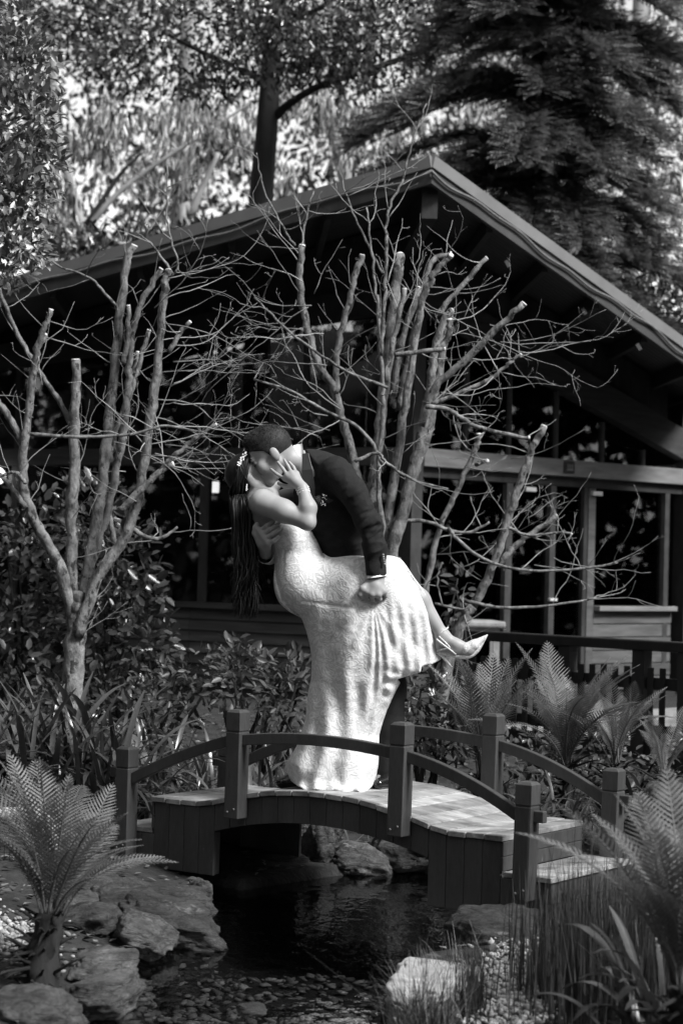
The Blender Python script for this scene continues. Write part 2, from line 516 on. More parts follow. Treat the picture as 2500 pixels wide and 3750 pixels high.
M['fence'] = mat('fence', 0.008, 0.018, 9, 0.7, 0.2, 40, stretch=(1, 1, 0.3), rnd=0.3)
M['floor_board'] = mat('floor_board', 0.16, 0.28, 9, 0.7, 0.2, 40, rnd=0.15)
M['white_pipe'] = mat('white_pipe', 0.4, 0.55, 10, 0.4, 0.0)
M['netting'] = mat('netting', 0.02, 0.04, 10, 0.7, 0.0)
M['lamp'] = emitmat('lamp', 1.6)
M['lamp_dim'] = emitmat('lamp_dim', 1.1)
M['metal'] = mat('metal', 0.45, 0.6, 20, 0.3, 0.0, spec=0.6)
# leaves
M['leaf_camellia'] = leafmat('leaf_camellia', 0.045, 0.28, 0.12, 0.55, 0.55)
M['leaf_camellia_one'] = leafmat('leaf_camellia_one', 0.05, 0.28, 0.12, 0.55, 0.55, rnd=True)
M['leaf_rhodo'] = leafmat('leaf_rhodo', 0.06, 0.42, 0.2, 0.5)
M['leaf_rhodo_one'] = leafmat('leaf_rhodo_one', 0.065, 0.42, 0.2, 0.5, rnd=True)
M['leaf_strap'] = leafmat('leaf_strap', 0.07, 0.3, 0.2, 0.45, 0.5, rnd=True)
M['leaf_fern'] = leafmat('leaf_fern', 0.17, 0.5, 0.3, 0.3, rnd=True)
M['leaf_fern_dim'] = leafmat('leaf_fern_dim', 0.17, 0.5, 0.3, 0.35, rnd=True)
M['leaf_reed'] = leafmat('leaf_reed', 0.03, 0.5, 0.15, 0.7)
M['leaf_grass'] = leafmat('leaf_grass', 0.09, 0.45, 0.25, 0.7)
M['leaf_top'] = leafmat('leaf_top', 0.11, 0.38, 0.2, 0.5, 0.5)
M['leaf_top_one'] = leafmat('leaf_top_one', 0.11, 0.38, 0.2, 0.5, 0.5, rnd=True)
M['leaf_euc'] = leafmat('leaf_euc', 0.44, 0.2, 0.45, 0.95, 0.9, power=2.6)
M['leaf_dark'] = leafmat('leaf_dark', 0.075, 0.2, 0.25, 0.93, 0.9, power=3.0)
M['leaf_conifer'] = leafmat('leaf_conifer', 0.12, 0.4, 0.2, 0.85)
M['leaf_far'] = leafmat('leaf_far', 0.03, 0.4, 0.3, 0.8, 0.6)
M['litter'] = mat('litter', 0.03, 0.14, 20, 0.85, 0.2, 60, island=0.6)
M['leaf_ring'] = leafmat('leaf_ring', 0.03, 0.8, 0.2, 0.4, 0.1)
# ---------------------------------------------------------------- ground, pond
POND_PX = [(330, 3750), (420, 3690), (490, 3600), (505, 3500), (480, 3450), (640, 3380), (740, 3300), (790, 3240),
           (880, 3265), (1200, 3212), (1500, 3185), (1650, 3200), (1880, 3330), (1850, 3420), (1700, 3480), (1500, 3560), (1410, 3650), (1400, 3750)]
POND = [tuple(PG(x, y, 0.0)[:2]) for x, y in POND_PX]
POND = [(POND[0][0] - 0.1, 3.2)] + POND + [(POND[-1][0] - 0.1, 3.2)]

def ground_z(x, y):
    x, y = np.broadcast_arrays(np.asarray(x, float), np.asarray(y, float))
    d, ins = poly_dist(x, y, POND)
    sd = np.where(ins, -d, d)
    bank = 0.05 + 0.08 * np.clip(sd / 0.6, 0, 1) + 0.2 * np.clip((y - 11) / 4, 0, 1) + 0.02 * fbm(x * 2, y * 2, 0 * x, 3)
    bed = -0.32 + 0.03 * fbm(x * 3, y * 3, 0 * x + 5, 3)
    t = np.clip((sd + 0.12) / 0.16, 0, 1); t = t * t * (3 - 2 * t)
    return bed * (1 - t) + bank * t

gx = np.concatenate([np.linspace(-90, -6, 18), np.arange(-5, 5, 0.06), np.linspace(5.2, 90, 18)])
gy = np.concatenate([np.linspace(-30, 2.8, 8), np.arange(3, 14, 0.06), np.linspace(14.3, 30, 20), np.linspace(35, 160, 14)])
GX, GY = np.meshgrid(gx, gy, indexing='ij')
GZ = ground_z(GX, GY)
V = np.stack([GX, GY, GZ], -1).reshape(-1, 3)
nyg = len(gy)
ii, jj = np.meshgrid(np.arange(len(gx) - 1), np.arange(nyg - 1), indexing='ij')
q = (ii * nyg + jj).ravel()
ground = new_obj('ground', mesh_np(V, np.stack([q, q + nyg, q + nyg + 1, q + 1], 1)), M['soil'])
tag(ground, 'dark soil and mulch garden ground around the pond', 'ground', kind='structure')

# water sheet: pond outline grown a little so that its rim runs into the banks
cx = sum(p[0] for p in POND) / len(POND); cy = sum(p[1] for p in POND) / len(POND)
wx = np.arange(-2.2, 2.2, 0.05); wy = np.arange(3.0, 11.6, 0.05)
WX, WY = np.meshgrid(wx, wy, indexing='ij')
d, ins = poly_dist(WX[:-1, :-1] + 0.025, WY[:-1, :-1] + 0.025, POND)
keep = ins | (d < 0.10)
ny = len(wy)
ii, jj = np.nonzero(keep)
q = ii * ny + jj
water = new_obj('pond_water', mesh_np(np.stack([WX, WY, 0 * WX], -1).reshape(-1, 3), np.stack([q, q + ny, q + ny + 1, q + 1], 1)), M['water'])
tag(water, 'dark still pond water under the bridge', 'water', kind='structure')

# pebbles on the pond bed
def stone_template(n=0):
    bm = bmesh.new(); bmesh.ops.create_icosphere(bm, subdivisions=1, radius=1.0)
    rr = random.Random(n)
    for v in bm.verts: v.co *= rr.uniform(0.8, 1.15)
    tv = np.array([v.co[:] for v in bm.verts]); tf = np.array([[v.index for v in f.verts] for f in bm.faces]); bm.free()
    return tv, tf

def pebble_bed(name, pts, smin_, smax_, flat, material, label, cat):
    tv, tf = stone_template(3)
    n = len(pts)
    s = RNG.uniform(smin_, smax_, (n, 1)) * np.stack([np.ones(n), RNG.uniform(0.55, 1, n), RNG.uniform(flat * 0.7, flat * 1.3, n)], 1)
    az = RNG.uniform(0, 6.283, n); c, si = np.cos(az), np.sin(az)
    V = tv[None] * s[:, None, :]
    tlt = RNG.uniform(-0.35, 0.35, n)[:, None]
    V[..., 2] += V[..., 0] * tlt
    X = V[..., 0] * c[:, None] - V[..., 1] * si[:, None]; Y = V[..., 0] * si[:, None] + V[..., 1] * c[:, None]
    V = np.stack([X, Y, V[..., 2]], -1) + np.asarray(pts)[:, None, :]
    F = (tf[None] + (np.arange(n) * len(tv))[:, None, None]).reshape(-1, 3)
    o = new_obj(name, mesh_np(V.reshape(-1, 3), F, smooth=False), material)
    return tag(o, label, cat, kind='stuff')

n = 11000
px = RNG.uniform(-1.1, 0.75, n); py = RNG.uniform(6.2, 9.3, n)
d, ins = poly_dist(px, py, POND)
ok = ins & (d > 0.02) & (RNG.uniform(0, 1, n) < np.clip((9.0 - py) / 1.3, 0.25, 1))
px, py = px[ok], py[ok]
pebble_bed('pond_pebbles', np.stack([px, py, ground_z(px, py) + 0.012], 1), 0.010, 0.034, 0.3, M['pebble'],
           'flat pebbles covering the pond bed under shallow water', 'pebbles')
def gravel_patch(px0, px1, py0, py1, n, z, label):
    a = np.array([PG(random.gauss((px0 + px1) / 2, (px1 - px0) / 4), random.gauss((py0 + py1) / 2, (py1 - py0) / 4), z) for _ in range(n)])
    a[:, 2] = ground_z(a[:, 0], a[:, 1]) + RNG.uniform(0.0, 0.03, n)
    pebble_bed('gravel_bed', a, 0.006, 0.017, 0.7, M['gravel'], label, 'gravel')
gravel_patch(-130, 190, 3370, 3530, 900, 0.12, 'pale gravel beside the dark tree fern trunk')
gravel_patch(1740, 2040, 3480, 3790, 2200, 0.12, 'pale gravel between the flat slab and the rushes')

# rocks
def rock(name, center, size, seed, material, label, rotz=0.0, layer=0.5, tilt=0.0, sub=5, flat_top=0.0):
    bm = bmesh.new(); bmesh.ops.create_icosphere(bm, subdivisions=sub, radius=1.0)
    v = np.array([q.co[:] for q in bm.verts]); f = np.array([[q.index for q in g.verts] for g in bm.faces]); bm.free()
    # angular: cut by random planes, then fine relief
    rg = np.random.default_rng(seed + 100)
    nn = rg.normal(size=(16, 3)); nn /= np.linalg.norm(nn, axis=1, keepdims=True)
    nn = np.concatenate([nn, np.eye(3), -np.eye(3)]); dd = rg.uniform(0.72, 1.05, len(nn)); dd[-6:] = rg.uniform(0.85, 1.0, 6)
    dots = v @ nn.T
    rr = np.where(dots > 0.05, dd[None] / np.maximum(dots, 0.05), 9.0)
    rad = -np.log(np.exp(-rr * 14).sum(axis=1)) / 14
    p = v * np.clip(rad, 0.3, 1.25)[:, None]
    n1 = fbm(p[:, 0] * 2.2 + seed, p[:, 1] * 2.2, p[:, 2] * 2.2, 4, seed)
    n2 = fbm(p[:, 0] * 6, p[:, 1] * 6 + seed, p[:, 2] * 11, 4, seed + 9)
    p *= (1 + 0.10 * n1 + 0.05 * n2)[:, None]
    if layer:                       # slate-like ledges
        k = 5.0
        zq = p[:, 2] * k + 0.5 * fbm(p[:, 0] * 1.2, p[:, 1] * 1.2, 0 * p[:, 0] + seed, 3, seed)
        off = vnoise(np.floor(zq) * 3.7 + seed, p[:, 0] * 0.8, p[:, 1] * 0.8, seed) * 0.10 * layer
        p[:, 0] *= 1 + off; p[:, 1] *= 1 + off
    if flat_top: p[:, 2] = np.minimum(p[:, 2], flat_top + 0.03 * n2)
    p = p * np.array(size) / 2
    rm = np.array(Matrix.Rotation(rotz, 3, 'Z') @ Matrix.Rotation(tilt, 3, 'Y'))
    p = p @ rm.T + np.array(center)
    o = new_obj(name, mesh_np(p, f), material)
    return tag(o, label, 'rock')

def rock_px(px, py, depth, w, dpt, h, seed, material, label, **kw):
    """rock whose picture centre is (px,py)"""
    c = P(px, py, depth)
    if depth < 10:                       # bank rocks: stand on the bank, at the pixel's place on it
        zc = kw.pop('zc', 0.07); c = PG(px, py, zc)
    return rock('rock', c, (w, dpt, h), seed, material, label, **kw)

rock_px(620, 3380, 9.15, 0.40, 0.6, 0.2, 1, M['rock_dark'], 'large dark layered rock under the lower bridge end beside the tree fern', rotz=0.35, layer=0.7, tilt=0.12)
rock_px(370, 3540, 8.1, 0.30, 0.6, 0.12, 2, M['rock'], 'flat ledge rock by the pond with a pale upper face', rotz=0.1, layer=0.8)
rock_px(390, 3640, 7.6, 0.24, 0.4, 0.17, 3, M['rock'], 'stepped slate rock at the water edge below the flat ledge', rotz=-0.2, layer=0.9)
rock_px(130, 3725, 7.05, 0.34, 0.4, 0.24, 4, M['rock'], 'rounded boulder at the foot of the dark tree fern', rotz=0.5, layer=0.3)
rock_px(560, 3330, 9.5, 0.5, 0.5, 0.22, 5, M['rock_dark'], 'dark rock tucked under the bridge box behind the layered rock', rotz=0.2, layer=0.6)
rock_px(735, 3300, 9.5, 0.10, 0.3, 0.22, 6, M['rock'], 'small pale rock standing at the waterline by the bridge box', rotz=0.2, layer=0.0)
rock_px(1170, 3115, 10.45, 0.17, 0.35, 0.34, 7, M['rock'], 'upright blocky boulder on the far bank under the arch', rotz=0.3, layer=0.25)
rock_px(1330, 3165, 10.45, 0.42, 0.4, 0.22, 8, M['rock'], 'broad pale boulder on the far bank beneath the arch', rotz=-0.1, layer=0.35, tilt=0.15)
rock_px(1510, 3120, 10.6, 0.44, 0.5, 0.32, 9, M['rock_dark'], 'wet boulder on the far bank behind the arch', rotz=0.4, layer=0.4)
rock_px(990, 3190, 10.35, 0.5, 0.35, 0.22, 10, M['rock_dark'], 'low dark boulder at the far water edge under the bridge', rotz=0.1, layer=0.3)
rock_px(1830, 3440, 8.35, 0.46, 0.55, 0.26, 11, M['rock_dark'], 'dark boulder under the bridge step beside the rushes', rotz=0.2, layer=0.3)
rock_px(1600, 3620, 7.6, 0.38, 0.5, 0.22, 12, M['rock_pale'], 'pale flat topped stone behind the grass tuft', rotz=-0.15, layer=0.2, flat_top=0.55)
rock_px(1870, 3650, 7.35, 0.24, 0.42, 0.10, 13, M['rock_pale'], 'pale smooth slab lying in the gravel', rotz=0.4, layer=0.0, tilt=0.12, flat_top=0.5)
rock_px(920, 3700, 7.45, 0.13, 0.12, 0.045, 14, M['rock_pale'], 'flat white stone lying in the shallow pond', layer=0.4, zc=-0.03)
rock_px(1060, 3690, 7.5, 0.2, 0.14, 0.06, 15, M['rock_dark'], 'flat dark stone in the pond beside the white stone', layer=0.4, zc=-0.03)
rock_px(2440, 3020, 9.8, 0.5, 0.5, 0.42, 16, M['rock'], 'weathered boulder beside the upper bridge post', layer=0.2, zc=0.3)
rock_px(260, 3300, 9.4, 0.5, 0.5, 0.12, 17, M['rock'], 'low rock ledge behind the tree fern fronds', layer=0.5)
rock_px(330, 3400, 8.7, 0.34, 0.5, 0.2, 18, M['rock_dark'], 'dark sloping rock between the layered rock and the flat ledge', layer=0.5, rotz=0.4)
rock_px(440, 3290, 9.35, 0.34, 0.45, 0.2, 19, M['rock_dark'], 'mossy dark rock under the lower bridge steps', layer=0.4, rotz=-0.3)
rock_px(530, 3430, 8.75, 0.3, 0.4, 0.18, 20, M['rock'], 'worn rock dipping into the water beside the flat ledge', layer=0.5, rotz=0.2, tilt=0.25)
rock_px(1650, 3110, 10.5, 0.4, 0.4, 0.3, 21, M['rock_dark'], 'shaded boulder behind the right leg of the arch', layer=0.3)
# leaf litter over the bare soil
n = 9000
lx = RNG.uniform(-3.2, 3.2, n); ly = RNG.uniform(6.3, 16, n)
d_, i_ = poly_dist(lx, ly, POND); ok = ~(i_ | (d_ < 0.04)); lx, ly = lx[ok], ly[ok]; n = len(lx)
tvl = np.array([(0, -1, 0), (.5, 0, .12), (0, 1, 0), (-.5, 0, .12)]) ; tfl = np.array([(0, 1, 2, 3)])
lit = new_obj('leaf_litter', scatter_mesh(tvl, tfl, np.stack([lx, ly, ground_z(lx, ly) + 0.012], 1), rand_rot(n, 0, 0.5), RNG.uniform(0.012, 0.035, (n, 1))), M['litter'])
tag(lit, 'dry leaf litter scattered over the garden soil', 'leaf litter', kind='stuff')
# ---------------------------------------------------------------- bridge
BA = Vector((0.825, -0.565, 0)); BC = Vector((0.565, 0.825, 0))
BO = Vector((0.291, 9.02, 0)) - BA * 0.47
def B(t, w, z): return BO + BA * t + BC * w + Vector((0, 0, z))
def zdeck(t):
    a = abs(t)
    return 0.53 - 0.105 * (a / 0.66) ** 2 if a < 0.66 else 0.425
def zarch(t): return 0.377 - 0.095 * (abs(t) / 0.63) ** 2
bridge = empty('arched_footbridge', B(0, 0.4, 0), 'small painted arched garden footbridge over the pond with curved rails', 'bridge')
def bhex(name, t0, t1, w0, w1, zb0, zb1, zt0, zt1, m, parent, bevel=0.003):
    return hexa(name, [B(t0, w0, zb0), B(t1, w0, zb1), B(t1, w1, zb1), B(t0, w1, zb0),
                       B(t0, w0, zt0), B(t1, w0, zt1), B(t1, w1, zt1), B(t0, w1, zt0)], m, parent, bevel)
W0, W1 = 0.03, 0.78
edges = np.linspace(-0.985, 0.985, 22)
for i in range(21):
    t0, t1 = edges[i] + 0.003, edges[i + 1] - 0.003
    j = random.uniform(-0.002, 0.002)
    bhex('deck_plank', t0, t1, W0 + random.uniform(-.004, .004), W1 + random.uniform(-.004, .004),
         zdeck(t0) - 0.024 + j, zdeck(t1) - 0.024 + j, zdeck(t0) + j, zdeck(t1) + j, M['deck_wood'], bridge, 0.003)
# side boards, both faces; box ends hang lower than the arch
fe = list(np.linspace(-1.2, -0.968, 4)[:-1]) + list(np.linspace(-0.968, 0.968, 22)) + list(np.linspace(0.968, 1.2, 4)[1:])
for w0, w1 in ((0.044, 0.062), (0.748, 0.766)):
    for i in range(len(fe) - 1):
        t0, t1 = fe[i] + 0.001, fe[i + 1] - 0.001
        tm = (t0 + t1) / 2
        if abs(tm) < 0.965: zt = lambda t: zdeck(t) - 0.0265
        else: zt = lambda t: 0.244
        zb = zarch if abs(tm) < 0.635 else (lambda t: 0.08)
        dj = random.uniform(-0.0012, 0.0012)
        bhex('side_board', t0, t1, w0 + dj, w1 + dj, zb(t0), zb(t1), zt(t0), zt(t1), M['bridge_paint'], bridge, 0.003)
for s in (-1, 1):
    bhex('corner_trim', min(s * 0.615, s * 0.645), max(s * 0.615, s * 0.645), 0.0635, 0.115, 0.08, 0.08, zarch(0.62) - 0.002, zarch(0.62) - 0.002, M['bridge_paint'], bridge)
    # risers under the deck end: two boards
    for z0, z1 in ((0.272, 0.334), (0.336, 0.3985)):
        a, b = sorted((s * 0.9685, s * 0.9825))
        bhex('riser_board', a, b, 0.040, 0.77, z0, z0, z1, z1, M['bridge_paint'], bridge)
    # step tread: two boards, then lower riser
    for u0, u1 in ((0.983, 1.10), (1.102, 1.225)):
        a, b = sorted((s * u0, s * u1))
        bhex('step_tread', a, b, 0.043 if u0 < 1 else 0.030, 0.79, 0.247, 0.247, 0.27, 0.27, M['deck_wood'], bridge)
    for z0, z1 in ((0.06, 0.15), (0.152, 0.2455)):
        a, b = sorted((s * 1.1995, s * 1.214))
        bhex('lower_riser', a, b, 0.05, 0.76, z0, z0, z1, z1, M['bridge_paint'], bridge)
# two carrying beams under the deck
for w in (0.25, 0.55):
    for i in range(6):
        t0 = -0.6 + i * 0.2; t1 = t0 + 0.1995
        bhex('carrying_beam', t0, t1, w, w + 0.05, zarch(t0) + .02, zarch(t1) + .02, zdeck(t0) - .026, zdeck(t1) - .026, M['bridge_paint'], bridge, 0)
PW = 0.04
def post(t, w, zb, zt, lean):
    bt = lambda z: (z - zb) * lean
    def q(z, r):
        return [B(t + bt(z) - r, w - r, z), B(t + bt(z) + r, w - r, z), B(t + bt(z) + r, w + r, z), B(t + bt(z) - r, w + r, z)]
    o = hexa('post', q(zb, PW) + q(zt - 0.105, PW), M['bridge_paint'], bridge, 0.004)
    hexa('post_neck', q(zt - 0.1052, PW - 0.004) + q(zt - 0.098, PW - 0.004), M['bridge_paint'], o)
    # cap with chamfered top
    a = q(zt - 0.0982, PW); b = q(zt - 0.012, PW); c = q(zt, PW - 0.012)
    V = a + b + c
    F = [(0, 3, 2, 1)] + [(i, (i + 1) % 4, 4 + (i + 1) % 4, 4 + i) for i in range(4)] + [(4 + i, 4 + (i + 1) % 4, 8 + (i + 1) % 4, 8 + i) for i in range(4)] + [(8, 9, 10, 11)]
    mk('cap', V, F, M['bridge_paint'], o, bevel=0.002)
    if w < 0.4:
        for dz, dw in ((0.03, -0.02), (0.045, 0.018)):
            p = B(t + dw + bt(zb + dz), w - PW - 0.001, zb + dz)
            V_, F_ = merge([tube_np([p, p - BC * 0.003], [0.006, 0.005], 8)])
            new_obj('bolt', mesh_np(V_, F_), M['bolt'], o)
    return o
for w in (0.0, 0.81):
    post(-1.11, w, 0.14, 0.66, -0.004); post(-0.44, w, 0.374, 0.883, 0.0)
    post(0.47, w, 0.38, 0.885, 0.012); post(1.11, w, 0.17, 0.675, 0.018)
def rail(w, ctrl, wid=0.035, hgt=0.052):
    ts = [c[0] for c in ctrl]; co = np.polyfit(ts, [c[1] for c in ctrl], 2)
    n = 15; V = []
    for t in np.linspace(ts[0], ts[-1], n):
        z = np.polyval(co, t); sl = np.polyval(np.polyder(co), t)
        nt, nz = -sl / math.hypot(1, sl), 1 / math.hypot(1, sl)
        for a, b in ((-1, -1), (1, -1), (1, 1), (-1, 1)):
            V.append(B(t + b * hgt / 2 * nt, w + a * wid / 2, z + b * hgt / 2 * nz))
    F = [(0, 1, 2, 3), (4 * n - 1, 4 * n - 2, 4 * n - 3, 4 * n - 4)]
    for i in range(n - 1):
        for j in range(4):
            F.append((4 * i + j, 4 * i + 4 + j, 4 * i + 4 + (j + 1) % 4, 4 * i + (j + 1) % 4))
    o = mk('rail', V, F, M['bridge_paint'], bridge, bevel=0.004)
    return o
for w in (0.0, 0.81):
    rail(w, [(-1.075, 0.505), (-0.78, 0.635), (-0.475, 0.735)])
    rail(w, [(-0.405, 0.742), (0.015, 0.772), (0.435, 0.744)])
    rail(w, [(0.505, 0.735), (0.80, 0.655), (1.075, 0.527)])
    for s in (-1, 1):
        a, b = sorted((s * 1.145, s * 1.205))
        bhex('rail_stub', a, b, w - 0.0175, w + 0.0175, 0.505, 0.505, 0.555, 0.555, M['bridge_paint'], bridge, 0.004)
# ---------------------------------------------------------------- people
M['skin'] = mat('skin', 0.26, 0.31, 9, 0.5, 0.08, 90, bdist=0.002, spec=0.35)
M['skin_man'] = mat('skin_man', 0.25, 0.3, 9, 0.5, 0.1, 90, bdist=0.002, spec=0.35)
M['suit'] = mat('suit', 0.009, 0.015, 30, 0.85, 0.3, 14, bdist=0.02, spec=0.2)
M['lapel'] = mat('lapel', 0.012, 0.018, 30, 0.4, 0.05, 120, spec=0.4)
M['shirt'] = mat('shirt', 0.78, 0.84, 30, 0.7, 0.05, 90)
M['hair_dark'] = mat('hair_dark', 0.004, 0.013, 50, 0.5, 0.3, 120, stretch=(1, 1, 0.15), bdist=0.004, spec=0.3, island=0.5)
M['hair_man'] = mat('hair_man', 0.008, 0.028, 60, 0.6, 0.5, 150, stretch=(1, 1, 0.6), bdist=0.004, spec=0.2)
M['shoe_black'] = mat('shoe_black', 0.008, 0.012, 10, 0.12, 0.0, spec=0.6)
M['glitter'] = mat('glitter', 0.35, 0.75, 140, 0.3, 0.6, 160, bdist=0.003, spec=0.7)
M['jewel'] = mat('jewel', 0.6, 0.9, 90, 0.15, 0.3, 200, spec=0.8)
M['rose'] = mat('rose', 0.008, 0.03, 40, 0.5, 0.3, 80)
M['button'] = mat('button', 0.1, 0.2, 40, 0.3, 0.0, spec=0.6)
# lace over satin: swirling relief and slightly greyer ground
def lace():
    m = mat('lace', 0.70, 0.82, 16, 0.75, 0.0)
    nt = m.node_tree; N = nt.nodes; L = nt.links; b = N['Principled BSDF']
    tc = N.new('ShaderNodeTexCoord')
    n1 = N.new('ShaderNodeTexNoise'); n1.inputs['Scale'].default_value = 16; n1.inputs['Detail'].default_value = 2; n1.inputs['Distortion'].default_value = 2.2
    L.new(tc.outputs['Object'], n1.inputs['Vector'])
    s1 = N.new('ShaderNodeMath'); s1.operation = 'MULTIPLY'; s1.inputs[1].default_value = 24
    L.new(n1.outputs['Fac'], s1.inputs[0])
    s2 = N.new('ShaderNodeMath'); s2.operation = 'SINE'; L.new(s1.outputs[0], s2.inputs[0])
    n2 = N.new('ShaderNodeTexNoise'); n2.inputs['Scale'].default_value = 130; n2.inputs['Detail'].default_value = 3
    L.new(tc.outputs['Object'], n2.inputs['Vector'])
    ad = N.new('ShaderNodeMath'); ad.operation = 'MULTIPLY_ADD'; L.new(s2.outputs[0], ad.inputs[0]); ad.inputs[1].default_value = 0.35
    L.new(n2.outputs['Fac'], ad.inputs[2])
    bp = N.new('ShaderNodeBump'); bp.inputs['Strength'].default_value = 0.32; bp.inputs['Distance'].default_value = 0.004
    L.new(ad.outputs[0], bp.inputs['Height']); L.new(bp.outputs[0], b.inputs['Normal'])
    mr = N.new('ShaderNodeMapRange'); mr.inputs['From Min'].default_value = 0.2; mr.inputs['From Max'].default_value = 0.8
    mr.inputs['To Min'].default_value = 0.50; mr.inputs['To Max'].default_value = 0.66
    L.new(ad.outputs[0], mr.inputs['Value']); L.new(mr.outputs[0], b.inputs['Base Color'])
    return m
M['lace'] = lace()

DC = 9.6
def C(px, py, dy=0.0): return np.array(P(px, py, DC + dy))
def nrm(v): v = np.array(v, float); return v / np.linalg.norm(v)

def head(f, c, fwd, up, s=1.0, k=0.018):
    """skull, face, jaw, nose, brow, lips, ears; c = centre between the ears at eye level"""
    fwd = nrm(fwd); up = nrm(np.array(up) - fwd * np.dot(up, fwd)); side = np.cross(fwd, up)
    A = (fwd, side, up)
    def q(a, b, d): return c + s * (fwd * a + side * b + up * d)
    f.ell(q(-0.012, 0, 0.03), A, (0.099 * s, 0.077 * s, 0.088 * s), k)
    f.ell(q(0.035, 0, -0.035), A, (0.055 * s, 0.060 * s, 0.078 * s), k)
    for b in (-1, 1):
        f.cone(q(-0.005, b * 0.055, -0.045), q(0.062, b * 0.016, -0.098), 0.022 * s, 0.02 * s, k)
        f.ell(q(0.062, b * 0.042, -0.03), A, (0.025 * s, 0.022 * s, 0.026 * s), k)
        f.ell(q(-0.012, b * 0.078, -0.012), A, (0.02 * s, 0.010 * s, 0.033 * s), 0.004)
    f.cone(q(0.07, -0.008, -0.1), q(0.07, 0.008, -0.1), 0.022 * s, 0.022 * s, k)
    f.cone(q(0.084, -0.03, 0.018), q(0.084, 0.03, 0.018), 0.013 * s, 0.013 * s, 0.012)
    for b in (-1, 1):
        f.ell(q(0.094, b * 0.031, -0.001), A, (0.014 * s, 0.017 * s, 0.010 * s), 0.008, sub=True)
        f.ell(q(0.079, b * 0.031, -0.002), A, (0.011 * s, 0.014 * s, 0.010 * s), 0.004)
    f.cone(q(0.09, 0, 0.005), q(0.109, 0, -0.034), 0.008 * s, 0.012 * s, 0.008)
    f.cone(q(0.095, -0.012, -0.038), q(0.095, 0.012, -0.038), 0.008 * s, 0.008 * s, 0.005)
    f.cone(q(0.086, -0.02, -0.064), q(0.086, 0.02, -0.064), 0.0075 * s, 0.0075 * s, 0.004)
    f.cone(q(0.083, -0.017, -0.074), q(0.083, 0.017, -0.074), 0.008 * s, 0.008 * s, 0.004)
    return q, A

def hand(f, wrist, rw, palm, knuck, fing, thumb, rp=0.024, rf=0.0088):
    """wrist point, palm centre, four knuckles, four finger polylines, thumb polyline"""
    f.cone(wrist, palm, rw, rp, 0.018)
    for kp in knuck:
        f.cone(palm, kp, rp * 0.72, rf * 1.35, 0.014)
        f.cone(wrist, kp, rw * 0.75, rf * 1.3, 0.012)
    for pts in fing:
        n = len(pts)
        f.chain(pts, [rf * (1.12 - 0.3 * i / (n - 1)) for i in range(n)], 0.004)
    n = len(thumb)
    f.chain(thumb, [rf * (1.5 - 0.45 * i / (n - 1)) for i in range(n)], 0.008)

def inflate(f, poly, T, Rr, y0, k=0.0, edges=None, fold=None, ymargin=0.34, yc=DC):
    """cloth volume with a traced side outline (world x,z) and its own depth"""
    P2 = np.array(poly)
    lo = [P2[:, 0].min() - 0.03, yc - ymargin, P2[:, 1].min() - 0.03]
    hi = [P2[:, 0].max() + 0.03, yc + ymargin, P2[:, 1].max() + 0.03]
    sl, X, Y, Z = f.region(lo, hi)
    X2, Z2 = X[:, 0, :], Z[0, 0, :][None, :]
    X2, Z2 = np.broadcast_arrays(X2, Z2)
    dE, ins = poly_dist(X2, Z2, poly, edges)
    dA, _ = poly_dist(X2, Z2, poly)
    Tm = T(X2, Z2); Rm = Rr(X2, Z2)
    u = np.clip(dE / Rm, 0, 1)
    hgt = Tm * np.sqrt(np.maximum(1 - (1 - u) ** 2, 0.0))
    front = hgt.copy()
    if fold is not None: front = front + fold(X2, Z2) * np.clip(dE / 0.05, 0, 1)
    yy = y0(X2, Z2)
    front, hgt, yy = front[:, None, :], hgt[:, None, :], yy[:, None, :]
    dy = np.where(Y < yy, (yy - Y) - front, (Y - yy) - hgt)
    sd = np.where(ins, -dA, dA)[:, None, :]
    d = np.maximum(dy * 0.7, sd)
    f.put(sl, d, k)

def poly_w(pts): return [(C(x, y)[0], C(x, y)[2]) for x, y in pts]
def S(sock, a, b):
    t = np.clip((sock - a) / (b - a), 0, 1); return t * t * (3 - 2 * t)

# ======================= man in the dark suit, bending over to the left
HS = 0.004
f = Field(C(880, 1520)[[0, 1, 2]] * [1, 0, 0] + [0, 9.2, 0.45], [0.42, 10.05, 2.35], HS)
gc = C(992, 1664, -0.025)
gf, gu = nrm([-0.84, -0.05, -0.54]), nrm([-0.52, 0.0, 0.86])
gq, gA = head(f, gc, gf, gu, 1.06)
f.chain([C(1025, 1672, -0.01), C(1085, 1695, 0.02), C(1150, 1725, 0.03)], [0.062, 0.06, 0.07], 0.03)
# trunk under the jacket
f.chain([C(1160, 1745, 0.04), C(1240, 1850, 0.05), C(1300, 1990, 0.06), C(1330, 2130, 0.06)], [0.11, 0.12, 0.115, 0.115], 0.05)
f.cone(C(1205, 1745, -0.08), C(1195, 1745, 0.17), 0.05, 0.05, 0.04)
